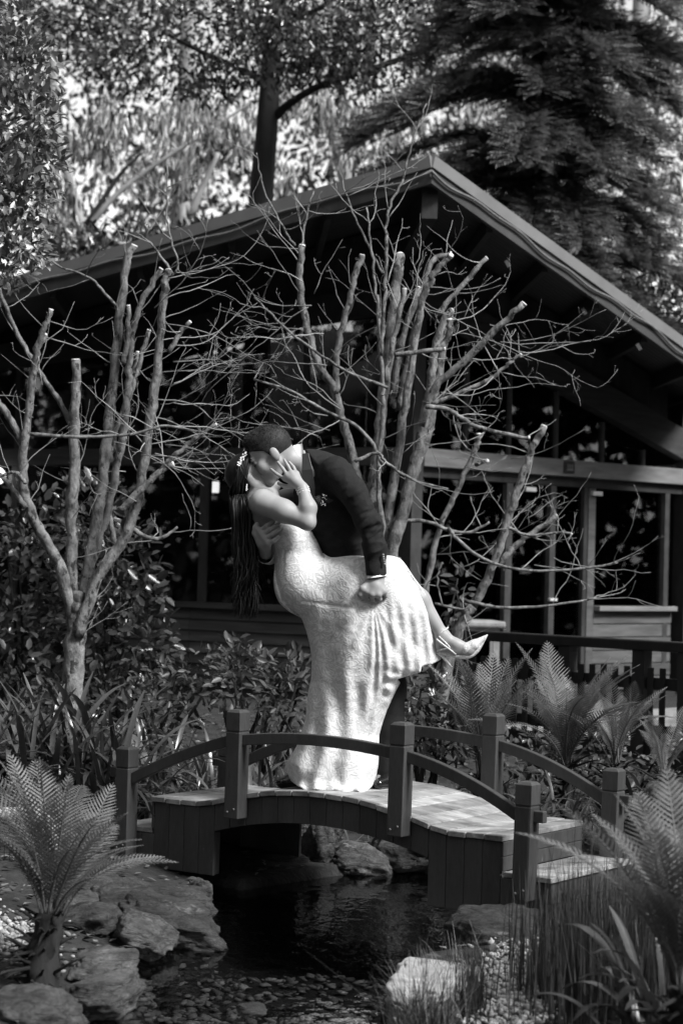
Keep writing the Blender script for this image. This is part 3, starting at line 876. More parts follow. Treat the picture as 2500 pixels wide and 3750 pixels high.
# arms and hands
f.chain([C(1235, 1738, -0.10), C(1352, 1920, -0.20), C(1380, 2110, -0.235)], [0.045, 0.04, 0.03], 0.02)
hw = C(1382, 2112, -0.235)
kn = [C(1343, 2166, -0.262), C(1363, 2176, -0.268), C(1385, 2176, -0.266), C(1404, 2166, -0.255)]
fg = [[kn[0], C(1342, 2186, -0.245), C(1352, 2186, -0.215)], [kn[1], C(1364, 2196, -0.25), C(1372, 2194, -0.215)],
      [kn[2], C(1390, 2194, -0.25), C(1396, 2190, -0.215)], [kn[3], C(1411, 2182, -0.24), C(1412, 2180, -0.21)]]
hand(f, hw, 0.03, C(1374, 2146, -0.25), kn, fg, [C(1350, 2136, -0.245), C(1328, 2156, -0.262), C(1318, 2176, -0.255), C(1326, 2188, -0.24)], 0.031, 0.0115)
f.chain([C(1180, 1735, 0.2), C(1100, 1930, 0.22), C(1010, 2035, 0.12), C(972, 2024, -0.03)], [0.05, 0.042, 0.034, 0.028], 0.02)
HD = -0.062
kn = [C(953, 1944, -0.065 + HD), C(962, 1958, -0.075 + HD), C(972, 1972, -0.082 + HD), C(983, 1988, -0.085 + HD)]
fg = [[kn[0], C(976, 1926, -0.088 + HD), C(1003, 1909, -0.092 + HD)], [kn[1], C(990, 1938, -0.10 + HD), C(1021, 1918, -0.105 + HD)],
      [kn[2], C(998, 1957, -0.105 + HD), C(1023, 1936, -0.11 + HD)], [kn[3], C(1004, 1980, -0.105 + HD), C(1020, 1966, -0.11 + HD)]]
hand(f, C(972, 2024, -0.03), 0.028, C(964, 1988, -0.045 + HD), kn, fg, [C(950, 1985, -0.04 + HD), C(934, 1952, -0.05 + HD), C(936, 1932, -0.06 + HD), C(941, 1920, -0.062 + HD)], 0.03, 0.0112)
# legs
f.chain([C(1345, 2140, -0.02), C(1420, 2500, 0.04), C(1415, 2815, 0.07)], [0.085, 0.055, 0.04], 0.04)
f.chain([C(1330, 2140, 0.14), C(1225, 2500, 0.2), C(1110, 2815, 0.2)], [0.085, 0.055, 0.04], 0.04)
f.cone(C(1415, 2815, 0.07), C(1395, 2856, 0.04), 0.04, 0.035, 0.02)
f.cone(C(1110, 2815, 0.2), C(1070, 2850, 0.2), 0.04, 0.03, 0.02)
groom = new_obj('person', f.mesh(2), M['skin_man'])
tag(groom, 'person in a dark suit bending over to kiss the person in white', 'person')

# short hair, a shell over the skull
f = Field(gc - 0.2, gc + 0.22, 0.003)
def man_hair(fv, sv, uv):       # coordinates about the skull centre
    line = np.interp(np.broadcast_to(fv, np.broadcast_shapes(fv.shape, sv.shape, uv.shape)), [-0.12, -0.08, 0.0, 0.018, 0.04, 0.105, 0.2], [-0.06, -0.07, -0.075, -0.06, -0.012, 0.0265, 0.06])
    return -(uv - line) * 0.8
f.ell(gc + 1.06 * (gf * -0.014 + gA[2] * 0.037), gA, (0.108, 0.087, 0.100), 0.0, clip=man_hair)
f.ell(gc + 1.06 * (gf * 0.035 + gA[2] * 0.10), gA, (0.055, 0.05, 0.03), 0.03)
V_, Q_ = surface_nets(f.F, f.lo, f.h); V_ = relax(V_, Q_)
hm = new_obj('hair', mesh_np(V_, Q_), M['hair_man'], groom)
rg_ = np.random.default_rng(3); ix = rg_.choice(len(V_), 3000); hp = V_[ix]; hc = gc + 1.06 * gA[2] * 0.037
on = hp - hc; on /= np.linalg.norm(on, axis=1, keepdims=True)
keep_ = (on @ gA[2]) > -0.15
hp, on = hp[keep_], on[keep_]; n_ = len(hp)
dv_ = on * 0.8 + gf * 0.25 + gA[2] * 0.35 + rg_.normal(size=(n_, 3)) * 0.25; dv_ /= np.linalg.norm(dv_, axis=1, keepdims=True)
sd_ = np.cross(dv_, rg_.normal(size=(n_, 3))); sd_ /= np.linalg.norm(sd_, axis=1, keepdims=True)
ln_ = (rg_.uniform(0.003, 0.008, n_) * np.clip(0.5 + on @ gA[2], 0.35, 1.2))[:, None]
Vh = np.stack([hp - sd_ * 0.0011, hp + sd_ * 0.0011, hp + dv_ * ln_ + sd_ * 0.0003, hp + dv_ * ln_ - sd_ * 0.0003], 1).reshape(-1, 3)
new_obj('hair_bristles', mesh_np(Vh, np.arange(4 * n_).reshape(-1, 4)), M['hair_man'], hm, 'stuff')

# jacket
jk = poly_w([(1110, 1650), (1119, 1636), (1193, 1651), (1246, 1672), (1291, 1702), (1322, 1770), (1340, 1815), (1376, 1890), (1405, 1980), (1436, 2060), (1446, 2120), (1440, 2150),
             (1320, 2170), (1200, 2150), (1185, 2080), (1165, 2020), (1120, 1960), (1085, 1880), (1072, 1800), (1090, 1745), (1108, 1735)])
f = Field([-0.35, 9.2, 1.40], [0.40, 10.0, 2.12], HS)
def jfold(x, z):
    a = C(1200, 1950); return 0.005 * np.sin((x * 0.7 + z) * 60 + 3 * fbm(x * 5, z * 5, 0 * x, 2)) * S(z, 2.0, 1.7) + 0.004 * fbm(x * 9, z * 9, 0 * x, 3)
inflate(f, jk, lambda x, z: 0.145 + 0 * x, lambda x, z: 0.12 + 0 * x, lambda x, z: DC + 0.05 + 0 * x, 0.0, fold=jfold)
f.chain([C(1228, 1728, -0.10), C(1290, 1800, -0.155), C(1350, 1915, -0.205), C(1372, 2010, -0.225), C(1377, 2098, -0.24)], [0.076, 0.062, 0.054, 0.050, 0.048], 0.035)
f.chain([C(1190, 1740, 0.19), C(1100, 1940, 0.23), C(1015, 2042, 0.12), C(994, 2042, 0.05)], [0.08, 0.06, 0.05, 0.047], 0.03)
# open cuff: cut square
cz = C(1377, 2104)
V_, Q_ = surface_nets(f.F, f.lo, f.h); V_ = relax(V_, Q_); V_ = relax(V_, Q_)
V_[:, 2] = np.where((V_[:, 1] < 9.46) & (V_[:, 0] > C(1325, 2100)[0]) & (V_[:, 2] < cz[2]), np.maximum(V_[:, 2], cz[2] - 0.004), V_[:, 2])
xr = V_[:, 0] * 0.8 + V_[:, 2] * 0.6; zr = -V_[:, 0] * 0.6 + V_[:, 2] * 0.8
rid = 1 - np.abs(fbm(xr * 7, V_[:, 1] * 5, zr * 16, 3, 4)) * 2.2
slv = S(V_[:, 1], 9.50, 9.40); elb = np.exp(-((V_[:, 2] - C(1350, 1915)[2]) / 0.13) ** 2)
V_[:, 1] -= (0.004 + 0.010 * slv * elb) * np.clip(rid, -0.6, 1)
V_[:, 0] += 0.007 * slv * elb * np.clip(rid, -0.6, 1)
jacket = new_obj('suit_jacket', mesh_np(V_, Q_), M['suit'], groom)
# lapel, collar, cuffs, buttons
def ribbon(name, pts, wdir, wid, mat_, parent, thick=0.004):
    """flat band of cloth along points; wdir = direction across it"""
    V = []; n = len(pts)
    for p, wd, ww in zip(pts, wdir if isinstance(wdir, list) else [wdir] * n, wid if isinstance(wid, (list, tuple)) else [wid] * n):
        p = np.array(p); wd = nrm(wd)
        t = np.array([0, -thick, 0])
        V += [p - wd * ww / 2, p + wd * ww / 2, p + wd * ww / 2 + t, p - wd * ww / 2 + t]
    F = [(0, 1, 2, 3), (4 * n - 1, 4 * n - 2, 4 * n - 3, 4 * n - 4)]
    for i in range(n - 1):
        for j in range(4): F.append((4 * i + j, 4 * i + 4 + j, 4 * i + 4 + (j + 1) % 4, 4 * i + (j + 1) % 4))
    o = mk(name, V, F, mat_, parent, smooth=False, bevel=0.0015); return o
ribbon('lapel', [C(1118, 1660, -0.085), C(1124, 1720, -0.108), C(1132, 1790, -0.118), C(1142, 1870, -0.118)], (1, 0, 0.15), [0.03, 0.05, 0.055, 0.02], M['lapel'], jacket)
def cuff(name, a, b, r, parent, m_):
    pts, rr = np.array([a, b]), [r, r * 1.03]
    V1, Q1, T1 = tube_np(pts, rr, 20, cap=False)
    V2, Q2, T2 = tube_np(pts, [r - .003, r * 1.03 - .003], 20, cap=False)
    n = 20; ring = [[i, (i + 1) % n, 2 * n + (i + 1) % n, 2 * n + i] for i in range(n)] + [[n + i, 3 * n + i, 3 * n + (i + 1) % n, n + (i + 1) % n] for i in range(n)]
    V = np.concatenate([V1, V2]); Q = np.concatenate([Q1, Q2[:, ::-1] + len(V1), np.array(ring)])
    return new_obj(name, mesh_np(V, Q), m_, parent)
cuff('shirt_collar', C(1084, 1686, 0.03), C(1116, 1680, 0.03), 0.072, groom, M['shirt'])
cuff('shirt_cuff', C(1378, 2100, -0.238), C(1380, 2113, -0.238), 0.046, groom, M['shirt'])
cuff('shirt_cuff', C(1004, 2040, 0.07), C(972, 2032, -0.02), 0.042, groom, M['shirt'])
for i in range(5):
    p = C(1402 + 1.3 * i, 2032 + 8.5 * i, -0.284); V_, Q_, T_ = tube_np([p, p + [0.0, -0.004, 0]], [0.0062, 0.0055], 10)
    new_obj('button', mesh_np(V_, [Q_, T_]), M['button'], jacket)
# trousers
f = Field([-0.25, 9.3, 0.53], [0.40, 10.05, 1.55], 0.005)
f.chain([C(1345, 2120, -0.02), C(1375, 2300, 0.0), C(1425, 2510, 0.04), C(1425, 2660, 0.06), C(1412, 2835, 0.07)], [0.115, 0.10, 0.078, 0.068, 0.062], 0.03)
f.chain([C(1330, 2120, 0.14), C(1270, 2300, 0.18), C(1235, 2500, 0.22), C(1185, 2660, 0.23), C(1118, 2835, 0.22)], [0.115, 0.09, 0.07, 0.06, 0.052], 0.03)
new_obj('trousers', f.mesh(2), M['suit'], groom)
def man_shoe(heel, toe, h=0.045):
    f = Field(np.minimum(heel, toe) - 0.1, np.maximum(heel, toe) + 0.1, 0.003)
    d = toe - heel; z0 = min(heel[2], toe[2])
    f.cone(heel, heel + d * 0.45, 0.042, 0.045, 0.02); f.cone(heel + d * 0.35, toe, 0.044, 0.026, 0.02)
    f.cone(heel + [0, 0, 0.03], heel + d * 0.3 + [0, 0, 0.03], 0.036, 0.034, 0.02)
    V_, Q_ = surface_nets(f.F, f.lo, f.h); V_ = relax(V_, Q_)
    V_[:, 2] = np.maximum(V_[:, 2], z0 - 0.026)
    return new_obj('shoe', mesh_np(V_, Q_), M['shoe_black'], groom)
man_shoe(C(1445, 2860, 0.10), C(1385, 2872, -0.06)); man_shoe(C(1110, 2856, 0.21), C(1030, 2866, 0.16))
# boutonniere: dark rose, leaf and small pale buds
bc = C(1163, 1832, -0.125)
bt = []
tv, tf = stone_template(5)
for r_, k_ in ((0.020, 0.0), (0.016, 0.6), (0.012, 1.2), (0.007, 2.0)):
    for a in range(5):
        an = a * 1.257 + k_
        bt.append((bc + np.array([math.cos(an) * r_ * 0.7, -0.004 - 0.01 * k_ / 2, math.sin(an) * r_ * 0.7]), r_ * 0.62))
V_ = np.concatenate([tv * r_ * np.array([1, .6, 1]) + p for p, r_ in bt]); F_ = np.concatenate([tf + i * len(tv) for i in range(len(bt))])
rose = new_obj('boutonniere_rose', mesh_np(V_, F_), M['rose'], jacket)
buds = []
for i in range(26):
    if i < 17: p = bc + np.array([random.uniform(0.016, 0.042), -0.014 + random.uniform(-.006, .006), random.uniform(-0.03, 0.032)])
    else: p = bc + np.array([random.uniform(-0.026, -0.012), -0.014, random.uniform(-0.034, -0.016)])
    buds.append((p, random.uniform(0.0022, 0.0038)))
V_ = np.concatenate([tv * r_ + p for p, r_ in buds]); F_ = np.concatenate([tf + i * len(tv) for i in range(len(buds))])
new_obj('boutonniere_buds', mesh_np(V_, F_), M['jewel'], rose, 'stuff')
a = bc + np.array([0.03, -0.008, 0.0]); 
mk('boutonniere_leaf', [a, a + np.array([0.02, -.004, 0.012]), a + np.array([0.045, 0, 0.002]), a + np.array([0.022, -.004, -0.014]), a + np.array([0.02, .004, 0])],
   [(0, 3, 1), (1, 3, 2), (0, 1, 4), (1, 2, 4), (2, 3, 4), (3, 0, 4)], M['rose'], rose)

# ======================= person in white lace, leaning back, one leg raised
f = Field([-0.62, 9.2, 0.5], [0.78, 9.98, 2.15], HS)
bc_ = C(928, 1744, 0.015)
bf, bu = nrm([0.80, -0.10, 0.58]), nrm([-0.60, 0.0, 0.80])
bq, bA = head(f, bc_, bf, bu, 0.97)
f.chain([C(935, 1775, 0.0), C(960, 1820, 0.0), C(985, 1862, 0.0)], [0.05, 0.048, 0.06], 0.03)
f.cone(C(962, 1842, -0.10), C(985, 1850, 0.15), 0.046, 0.046, 0.04)                # shoulder girdle
f.chain([C(962, 1860, -0.01), C(1010, 1930, 0.0), C(1075, 2010, 0.0), C(1120, 2110, 0.0)], [0.085, 0.095, 0.085, 0.105], 0.05)
f.cone(C(945, 1860, -0.05), C(960, 1905, -0.04), 0.055, 0.05, 0.04)                 # shoulder blade
# right arm, nearest the camera
f.chain([C(962, 1838, -0.145), C(1040, 1872, -0.20), C(1126, 1912, -0.245)], [0.062, 0.050, 0.037], 0.03)
f.chain([C(1126, 1912, -0.245), C(1128, 1860, -0.235), C(1108, 1788, -0.20)], [0.037, 0.039, 0.0245], 0.018)
kn = [C(1043, 1752, -0.165), C(1052, 1740, -0.172), C(1068, 1732, -0.172), C(1086, 1734, -0.166)]
fg = [[kn[0], C(1015, 1737, -0.145), C(992, 1718, -0.122)], [kn[1], C(1034, 1714, -0.15), C(1017, 1692, -0.128)],
      [kn[2], C(1054, 1706, -0.15), C(1040, 1683, -0.126)], [kn[3], C(1074, 1710, -0.142), C(1059, 1692, -0.122)]]
hand(f, C(1108, 1788, -0.20), 0.0235, C(1078, 1760, -0.182), kn, fg, [C(1072, 1780, -0.175), C(1045, 1782, -0.14), C(1020, 1770, -0.11)], 0.022, 0.0085)
# left arm, round behind
f.chain([C(985, 1845, 0.15), C(1090, 1800, 0.22), C(1150, 1715, 0.24)], [0.045, 0.036, 0.026], 0.02)
# legs: standing one inside the skirt, raised one
f.chain([C(1130, 2120, 0.06), C(1210, 2450, 0.04), C(1250, 2790, 0.0)], [0.09, 0.055, 0.032], 0.04)
f.cone(C(1250, 2790, 0.0), C(1275, 2845, -0.01), 0.03, 0.024, 0.02)
f.chain([C(1130, 2120, -0.05), C(1290, 2110, -0.10), C(1430, 2098, -0.12)], [0.09, 0.078, 0.06], 0.04)
f.chain([C(1430, 2098, -0.12), C(1530, 2200, -0.115), C(1618, 2325, -0.11)], [0.056, 0.054, 0.029], 0.03)
f.chain([C(1618, 2325, -0.11), C(1612, 2366, -0.11)], [0.030, 0.024], 0.02)
f.chain([C(1618, 2330, -0.11), C(1670, 2362, -0.115), C(1722, 2376, -0.12)], [0.030, 0.027, 0.022], 0.02)
f.chain([C(1612, 2366, -0.11), C(1660, 2384, -0.112), C(1715, 2386, -0.12)], [0.022, 0.018, 0.018], 0.02)
f.chain([C(1715, 2382, -0.12), C(1768, 2344, -0.12)], [0.02, 0.010], 0.02)
bride = new_obj('person', f.mesh(2), M['skin'])
tag(bride, 'person in a white lace gown leaning back with one leg raised', 'person')

# dress
dp = [(987, 1884), (955, 1922), (975, 1965), (995, 2004), (1005, 2058), (1014, 2125), (1037, 2196), (1070, 2232), (1104, 2259), (1120, 2306), (1134, 2360), (1142, 2414), (1139, 2485),
      (1129, 2529), (1117, 2638), (1085, 2733), (1056, 2784), (1052, 2826), (1066, 2856), (1091, 2872), (1155, 2879), (1215, 2880), (1283, 2886), (1340, 2884), (1372, 2872), (1385, 2797),
      (1388, 2689), (1402, 2640), (1418, 2595), (1440, 2545), (1464, 2497), (1450, 2482), (1490, 2470), (1535, 2455), (1538, 2434), (1575, 2428), (1611, 2412), (1592, 2332), (1576, 2242),
      (1550, 2191), (1493, 2102), (1458, 2057), (1417, 2047), (1334, 2052), (1260, 2060), (1193, 2066), (1182, 2030), (1170, 1990), (1150, 1945), (1120, 1925), (1075, 1900), (1030, 1880)]
hem = {18, 19, 20, 21, 22, 23, 30, 31, 32, 33, 34, 35, 51}
dpw = poly_w(dp); de = [i not in hem for i in range(len(dp))]
f = Field([-0.42, 9.16, 0.5], [0.55, 10.0, 1.95], 0.005)
fist = C(1362, 2190)
zc = lambda y: C(1250, y)[2]
def dT(x, z): return (1 - 0.5 * S(x, C(1420, 2300)[0], C(1540, 2300)[0]) * S(z, zc(2200), zc(2380))) * (0.118 + 0.035 * S(z, zc(2020), zc(2120)) + 0.03 * S(z, zc(2500), zc(2800)))
def dR(x, z): return 0.115 + 0.02 * S(z, zc(2020), zc(2120)) + 0.02 * S(z, zc(2500), zc(2800))
def dY(x, z):
    near = S(x, C(1180, 2100)[0], C(1300, 2100)[0]) * S(z, zc(2700), zc(2350))
    return DC - 0.005 - 0.075 * near
def dfold(x, z):
    dx, dz = x - fist[0], fist[2] - z
    r = np.hypot(dx, dz) + 1e-6
    ph = np.arctan2(dx, dz)                      # 0 straight down from the hand
    amp = S(dz, -0.02, 0.06) * np.clip(r / 0.25, 0.25, 1) 
    g = 0
    for c0, w_, a_ in ((0.045, 0.030, -0.030), (0.105, 0.03, 0.018), (-0.035, 0.04, 0.016), (0.22, 0.05, -0.020), (0.34, 0.06, 0.020), (0.46, 0.05, -0.018), (0.60, 0.06, 0.016),
                       (-0.16, 0.06, -0.014), (-0.28, 0.07, 0.014), (-0.45, 0.07, -0.016), (-0.62, 0.08, 0.012), (-0.80, 0.06, -0.016)):
        g = g + 0.8 * a_ * np.exp(-((ph - c0 - 0.05 * np.sin(r * 7 + c0 * 9)) / (w_ * 1.35)) ** 2)
    g = g * amp * 0.55
    low = S(z, zc(2250), zc(2650))
    g = g + low * 0.008 * np.sin(x * 55 + 2.5 * np.sin(z * 6) + 1.5 * fbm(x * 4, z * 2, 0 * x, 2))
    # pleats hanging from the raised thigh
    pr = S(x, C(1385, 2300)[0], C(1430, 2300)[0]) * S(z, zc(2130), zc(2300))
    g = g + pr * 0.0055 * np.sin((x + 0.18 * (z - fist[2])) * 118 + 0.8 * np.sin(z * 8))
    # crease at the hip, seam, bunching near the far hem
    g = g + 0.004 * fbm(x * 12, z * 12, 0 * x, 3)
    g = g + 0.012 * S(x, C(1390, 2500)[0], C(1420, 2500)[0]) * S(z, zc(2420), zc(2480)) * np.sin(z * 95 + x * 30)
    g = g + 0.02 * low * S(z, zc(2840), zc(2885))            # hem spreads on the boards
    # seam running from the back waist over the hip to the hand
    for (ax_, ay_), (bx_, by_) in (((1040, 1990), (1040, 2120)), ((1040, 2120), (1110, 2200)), ((1110, 2200), (1300, 2225))):
        a_, b_ = C(ax_, ay_), C(bx_, by_)
        ex, ez = b_[0] - a_[0], b_[2] - a_[2]
        t = np.clip(((x - a_[0]) * ex + (z - a_[2]) * ez) / (ex * ex + ez * ez), 0, 1)
        g = g - 0.004 * np.exp(-((np.hypot(x - a_[0] - ex * t, z - a_[2] - ez * t)) / 0.008) ** 2)
    return g
inflate(f, dpw, dT, dR, dY, 0.0, edges=de, fold=dfold, ymargin=0.38)
f.chain([C(1135, 2115, -0.05), C(1290, 2112, -0.105), C(1425, 2100, -0.125)], [0.10, 0.083, 0.066], 0.05)   # thigh shape under the lace
f.chain([C(1425, 2100, -0.125), C(1520, 2200, -0.12)], [0.062, 0.056], 0.05)
f.ell(C(1060, 1955, -0.06), (np.array([1.0, 0, 0]), np.array([0, 1.0, 0]), np.array([0, 0, 1.0])), (0.085, 0.075, 0.075), 0.04)  # bust
f.ell(C(1095, 2150, 0.0), (nrm([1, 0, .6]), np.array([0, 1.0, 0]), nrm([-.6, 0, 1])), (0.11, 0.155, 0.115), 0.06)                 # hips
V_, Q_ = surface_nets(f.F, f.lo, f.h); V_ = relax(V_, Q_); V_ = relax(V_, Q_)
hz = S(V_[:, 2], zc(2790), zc(2880)); V_[:, 1] += hz * 0.006 * np.sin(V_[:, 0] * 90); V_[:, 2] += hz * 0.006 * np.sin(V_[:, 0] * 70 + 1)
new_obj('lace_gown', mesh_np(V_, Q_), M['lace'], bride)

# hair: cap over the skull and long waved locks hanging straight down
f = Field(bc_ - 0.2, bc_ + 0.2, 0.003)
f.ell(bc_ + 0.97 * (bf * -0.02 + bA[2] * 0.034), bA, (0.105, 0.088, 0.098), 0.0, clip=lambda a, b, c: -(c - np.where(a > -0.02, -0.03 + 1.1 * np.maximum(a, -0.02), -0.052 + 1.9 * (a + 0.02))) * 0.6)
hair = new_obj('hair', f.mesh(1), M['hair_dark'], bride)
rh = random.Random(4); locks = []
for i in range(680):
    u = rh.random(); v = rh.uniform(-1, 1)
    # root round the back of the skull
    ff = rh.uniform(-0.03, 0.065); sg = 1 if v > 0 else -1
    h0 = bc_ + 0.97 * (bf * ff + bA[1] * (0.02 * sg * rh.random()) + bA[2] * (0.128 - 2.2 * ff * ff))
    h1 = bc_ + 0.97 * (bf * (ff * 0.7 - 0.02) + bA[1] * (0.088 * (0.45 * sg + 0.55 * v)) + bA[2] * 0.072)
    r0 = bc_ + 0.97 * (bf * rh.uniform(-0.115, -0.03) + bA[1] * (0.086 * v) + bA[2] * rh.uniform(-0.03, 0.02))
    xb = 868 + 66 * u + 8 * rh.uniform(-1, 1)
    yend = rh.uniform(2120, 2270) if rh.random() < 0.72 else rh.uniform(1950, 2120)
    dy = 0.085 * v + rh.uniform(-.02, .02)
    p1 = C(xb - 22 + 18 * rh.random(), 1830 + 20 * rh.random(), dy); p2 = C(xb - 8, 1960, dy * 1.1); p3 = C(xb, 2080, dy * 1.0)
    p4 = C(xb + rh.uniform(-20, 20), yend, dy * 0.8)
    pts, rr = smooth_path([h0, h1, r0, (r0 + p1) / 2 + np.array([-0.012, 0, 0.0]), p1, p2, p3, p4], [0.0025, 0.0036, 0.004, 0.0044, 0.0046, 0.0044, 0.0038, 0.001], 8)
    t = np.linspace(0, 1, len(pts)); ph = rh.uniform(0, 6.28); fr = rh.uniform(4.5, 6.5)
    a = 0.015 * np.clip((t - 0.55) / 0.45, 0, 1) ** 1.2
    pts[:, 0] += a * np.sin(fr * 6.28 * t + ph); pts[:, 1] += a * np.cos(fr * 6.28 * t + ph)
    pts[:, 0] += 0.004 * np.sin(9 * t + ph)
    locks.append((pts, rr))
tubes('hair_locks', locks, M['hair_dark'], hair, 4)
wisps = []
for i in range(60):
    x0 = rh.uniform(865, 940); y0_ = rh.uniform(1980, 2200); dx = rh.uniform(-28, 45)
    pts, rr = smooth_path([C(x0, y0_, rh.uniform(-.08, .08)), C(x0 + dx * 0.5, y0_ + 45, rh.uniform(-.08, .08)), C(x0 + dx, y0_ + 80 + 25 * rh.random(), rh.uniform(-.08, .08))], [0.0012, 0.0012, 0.0005], 6)
    wisps.append((pts, rr))
tubes('hair_wisps', wisps, M['hair_dark'], hair, 4)
def beads(name, pts, r, parent, m_='jewel'):
    V_ = np.concatenate([tv * rh.uniform(0.7, 1.2) * r + np.array(p) for p in pts]); F_ = np.concatenate([tf + i * len(tv) for i in range(len(pts))])
    return new_obj(name, mesh_np(V_, F_, smooth=False), M[m_], parent)
ti = []
for i in range(36):
    t = i / 35
    ti.append(np.array(C(872 + 28 * t, 1706 - 44 * t + 5 * math.sin(i * 2.1), -0.086 + 0.02 * t)) + np.array([rh.uniform(-.006, .006), rh.uniform(-.004, .004), rh.uniform(-.004, .008)]))
beads('tiara', ti, 0.0042, bride)
beads('earring', [C(904 - 0.4 * i, 1774 + 3.4 * i, -0.088) for i in range(7)] + [C(906, 1792, -0.09), C(902, 1796, -0.09)], 0.0034, bride)
wr = C(1110, 1797, -0.202); ax = nrm(C(1108, 1788, -0.2) - C(1126, 1850, -0.232)); e1 = nrm(np.cross(ax, [0, 1, 0])); e2 = np.cross(ax, e1)
beads('bracelet', [wr + ax * (0.011 * (k_ - 1) + rh.uniform(-.002, .002)) + 0.0285 * (e1 * math.cos(a) + e2 * math.sin(a)) for k_ in range(3) for a in np.linspace(0, 6.28, 34)], 0.0030, bride)
# heeled shoe on the raised foot: pointed toe, sole, straps, thin heel
f = Field(C(1590, 2450, -0.13) - [0, 0.12, 0.0], C(1800, 2300, -0.11) + [0, 0.12, 0.0], 0.0025)
f.chain([C(1706, 2376, -0.12), C(1735, 2362, -0.121), C(1783, 2326, -0.122)], [0.029, 0.024, 0.004], 0.012)
sl, X, Y, Z = f.region(f.lo, f.lo + f.h * f.n)
shoe = new_obj('heeled_shoe', f.mesh(1), M['glitter'], bride)
tubes('sole', [smooth_path([C(1603, 2386, -0.11), C(1650, 2398, -0.112), C(1708, 2404, -0.12), C(1745, 2382, -0.121), C(1782, 2328, -0.122)], [0.012, 0.011, 0.013, 0.012, 0.003], 6)], M['glitter'], shoe, 8)
tubes('heel', [([C(1603, 2386, -0.11), C(1618, 2402, -0.11), C(1653, 2443, -0.11)], [0.014, 0.008, 0.0035])], M['glitter'], shoe, 8)
def loop(cen, nvec, r1, r2, rad):
    nvec = nrm(nvec); a = nrm(np.cross(nvec, [0, 1, 0])); b = np.cross(nvec, a)
    an = np.linspace(0, 2 * np.pi, 25)
    return (np.array([cen + a * r1 * math.cos(x) + b * r2 * math.sin(x) for x in an]), [rad] * 25)
tubes('ankle_strap', [loop(C(1616, 2314, -0.11), C(1618, 2330, 0) - C(1590, 2290, 0), 0.037, 0.034, 0.0038)], M['glitter'], shoe, 6)
tubes('foot_strap', [smooth_path([C(1597, 2340, -0.143), C(1618, 2358, -0.148), C(1645, 2378, -0.140), C(1668, 2396, -0.13)], [0.0048] * 4, 5),
                     smooth_path([C(1600, 2384, -0.125), C(1625, 2376, -0.14), C(1645, 2370, -0.142), C(1606, 2330, -0.147)], [0.004] * 4, 5)], M['glitter'], shoe, 6)
# closed lids: lashes and brows
for who, q_, m_, s_ in ((groom, gq, 'hair_man', 1.0), (bride, bq, 'hair_dark', 1.0)):
    for b_ in (-1, 1):
        tubes('eyelash', [(np.array([q_(0.088, b_ * (0.031 - 0.013), -0.008), q_(0.0915, b_ * 0.031, -0.011), q_(0.084, b_ * (0.031 + 0.015), -0.008)]), [0.0015, 0.0024, 0.0015])], M[m_], who, 5)
        tubes('eyebrow', [(np.array([q_(0.097, b_ * 0.014, 0.02), q_(0.096, b_ * 0.031, 0.027), q_(0.086, b_ * 0.047, 0.022)]), [0.003, 0.0036, 0.002])], M[m_], who, 5)
# ---------------------------------------------------------------- timber lodge with a prow gable
def line_s(px, py, K, d):
    """distance along the wall line K + d*s that stands behind a photo pixel"""
    r = CAM_R @ Vector(((px - 1250) / FPX, -(py - 1875) / FPX, -1))
    # K + d s = r k  (in x,y)
    det = d.x * (-r.y) - d.y * (-r.x)
    return ((-K.x) * (-r.y) - (-K.y) * (-r.x)) / det
ZB1 = 2.586; ZB0 = 2.43; ZF = 0.42; ZS = 1.18
K = PG(1500, 1640, ZB1); K.z = 0
KR = PG(2490, 1720, ZB1); KR.z = 0
DR = (KR - K).normalized(); NRr = Vector((DR.y, -DR.x, 0))
DL = Vector((-0.874, 0.485, 0)); NLl = Vector((-DL.y, DL.x, 0)); NLl = NLl if NLl.y < 0 else -NLl
NRr = NRr if NRr.y < 0 else -NRr
LR = (KR - K).length; LL = 6.2
lodge = empty('timber_lodge', (K.x, K.y, ground_z(K.x, K.y)), 'dark timber lodge with low pitched roof and glass walls behind the pruned trees', 'building')
def WR(s, z, o=0.0): return K + DR * s + NRr * o + Vector((0, 0, z))
def WL(s, z, o=0.0): return K + DL * s + NLl * o + Vector((0, 0, z))
def wbox(name, Wf, s0, s1, z0, z1, o0, o1, m, parent=None, bevel=0.0):
    return hexa(name, [Wf(s0, z0, o0), Wf(s1, z0, o0), Wf(s1, z0, o1), Wf(s0, z0, o1),
                       Wf(s0, z1, o0), Wf(s1, z1, o0), Wf(s1, z1, o1), Wf(s0, z1, o1)], m, parent or lodge, bevel)
# roof
A = P(1580, 572, 15.3)
FL = P(0, 1032, 17.3); FL = A + (FL - A) * 1.3
FR = P(2500, 1242, 18.0); FR = A + (FR - A) * 1.25
RB = Vector((-0.45, 9.0, 0))
def roof_side(E, name):
    up = Vector((0, 0, 1)); th = 0.05
    p = [A, E, E + RB, A + RB]
    off = Vector((0, 0, -0.02))
    return hexa(name, [q + off - up * th for q in p] + [q + off for q in p], M['fascia_metal'], roof)
roof = new_obj('roof_ridge', bpy.data.meshes.new('roof_ridge'), None, lodge)
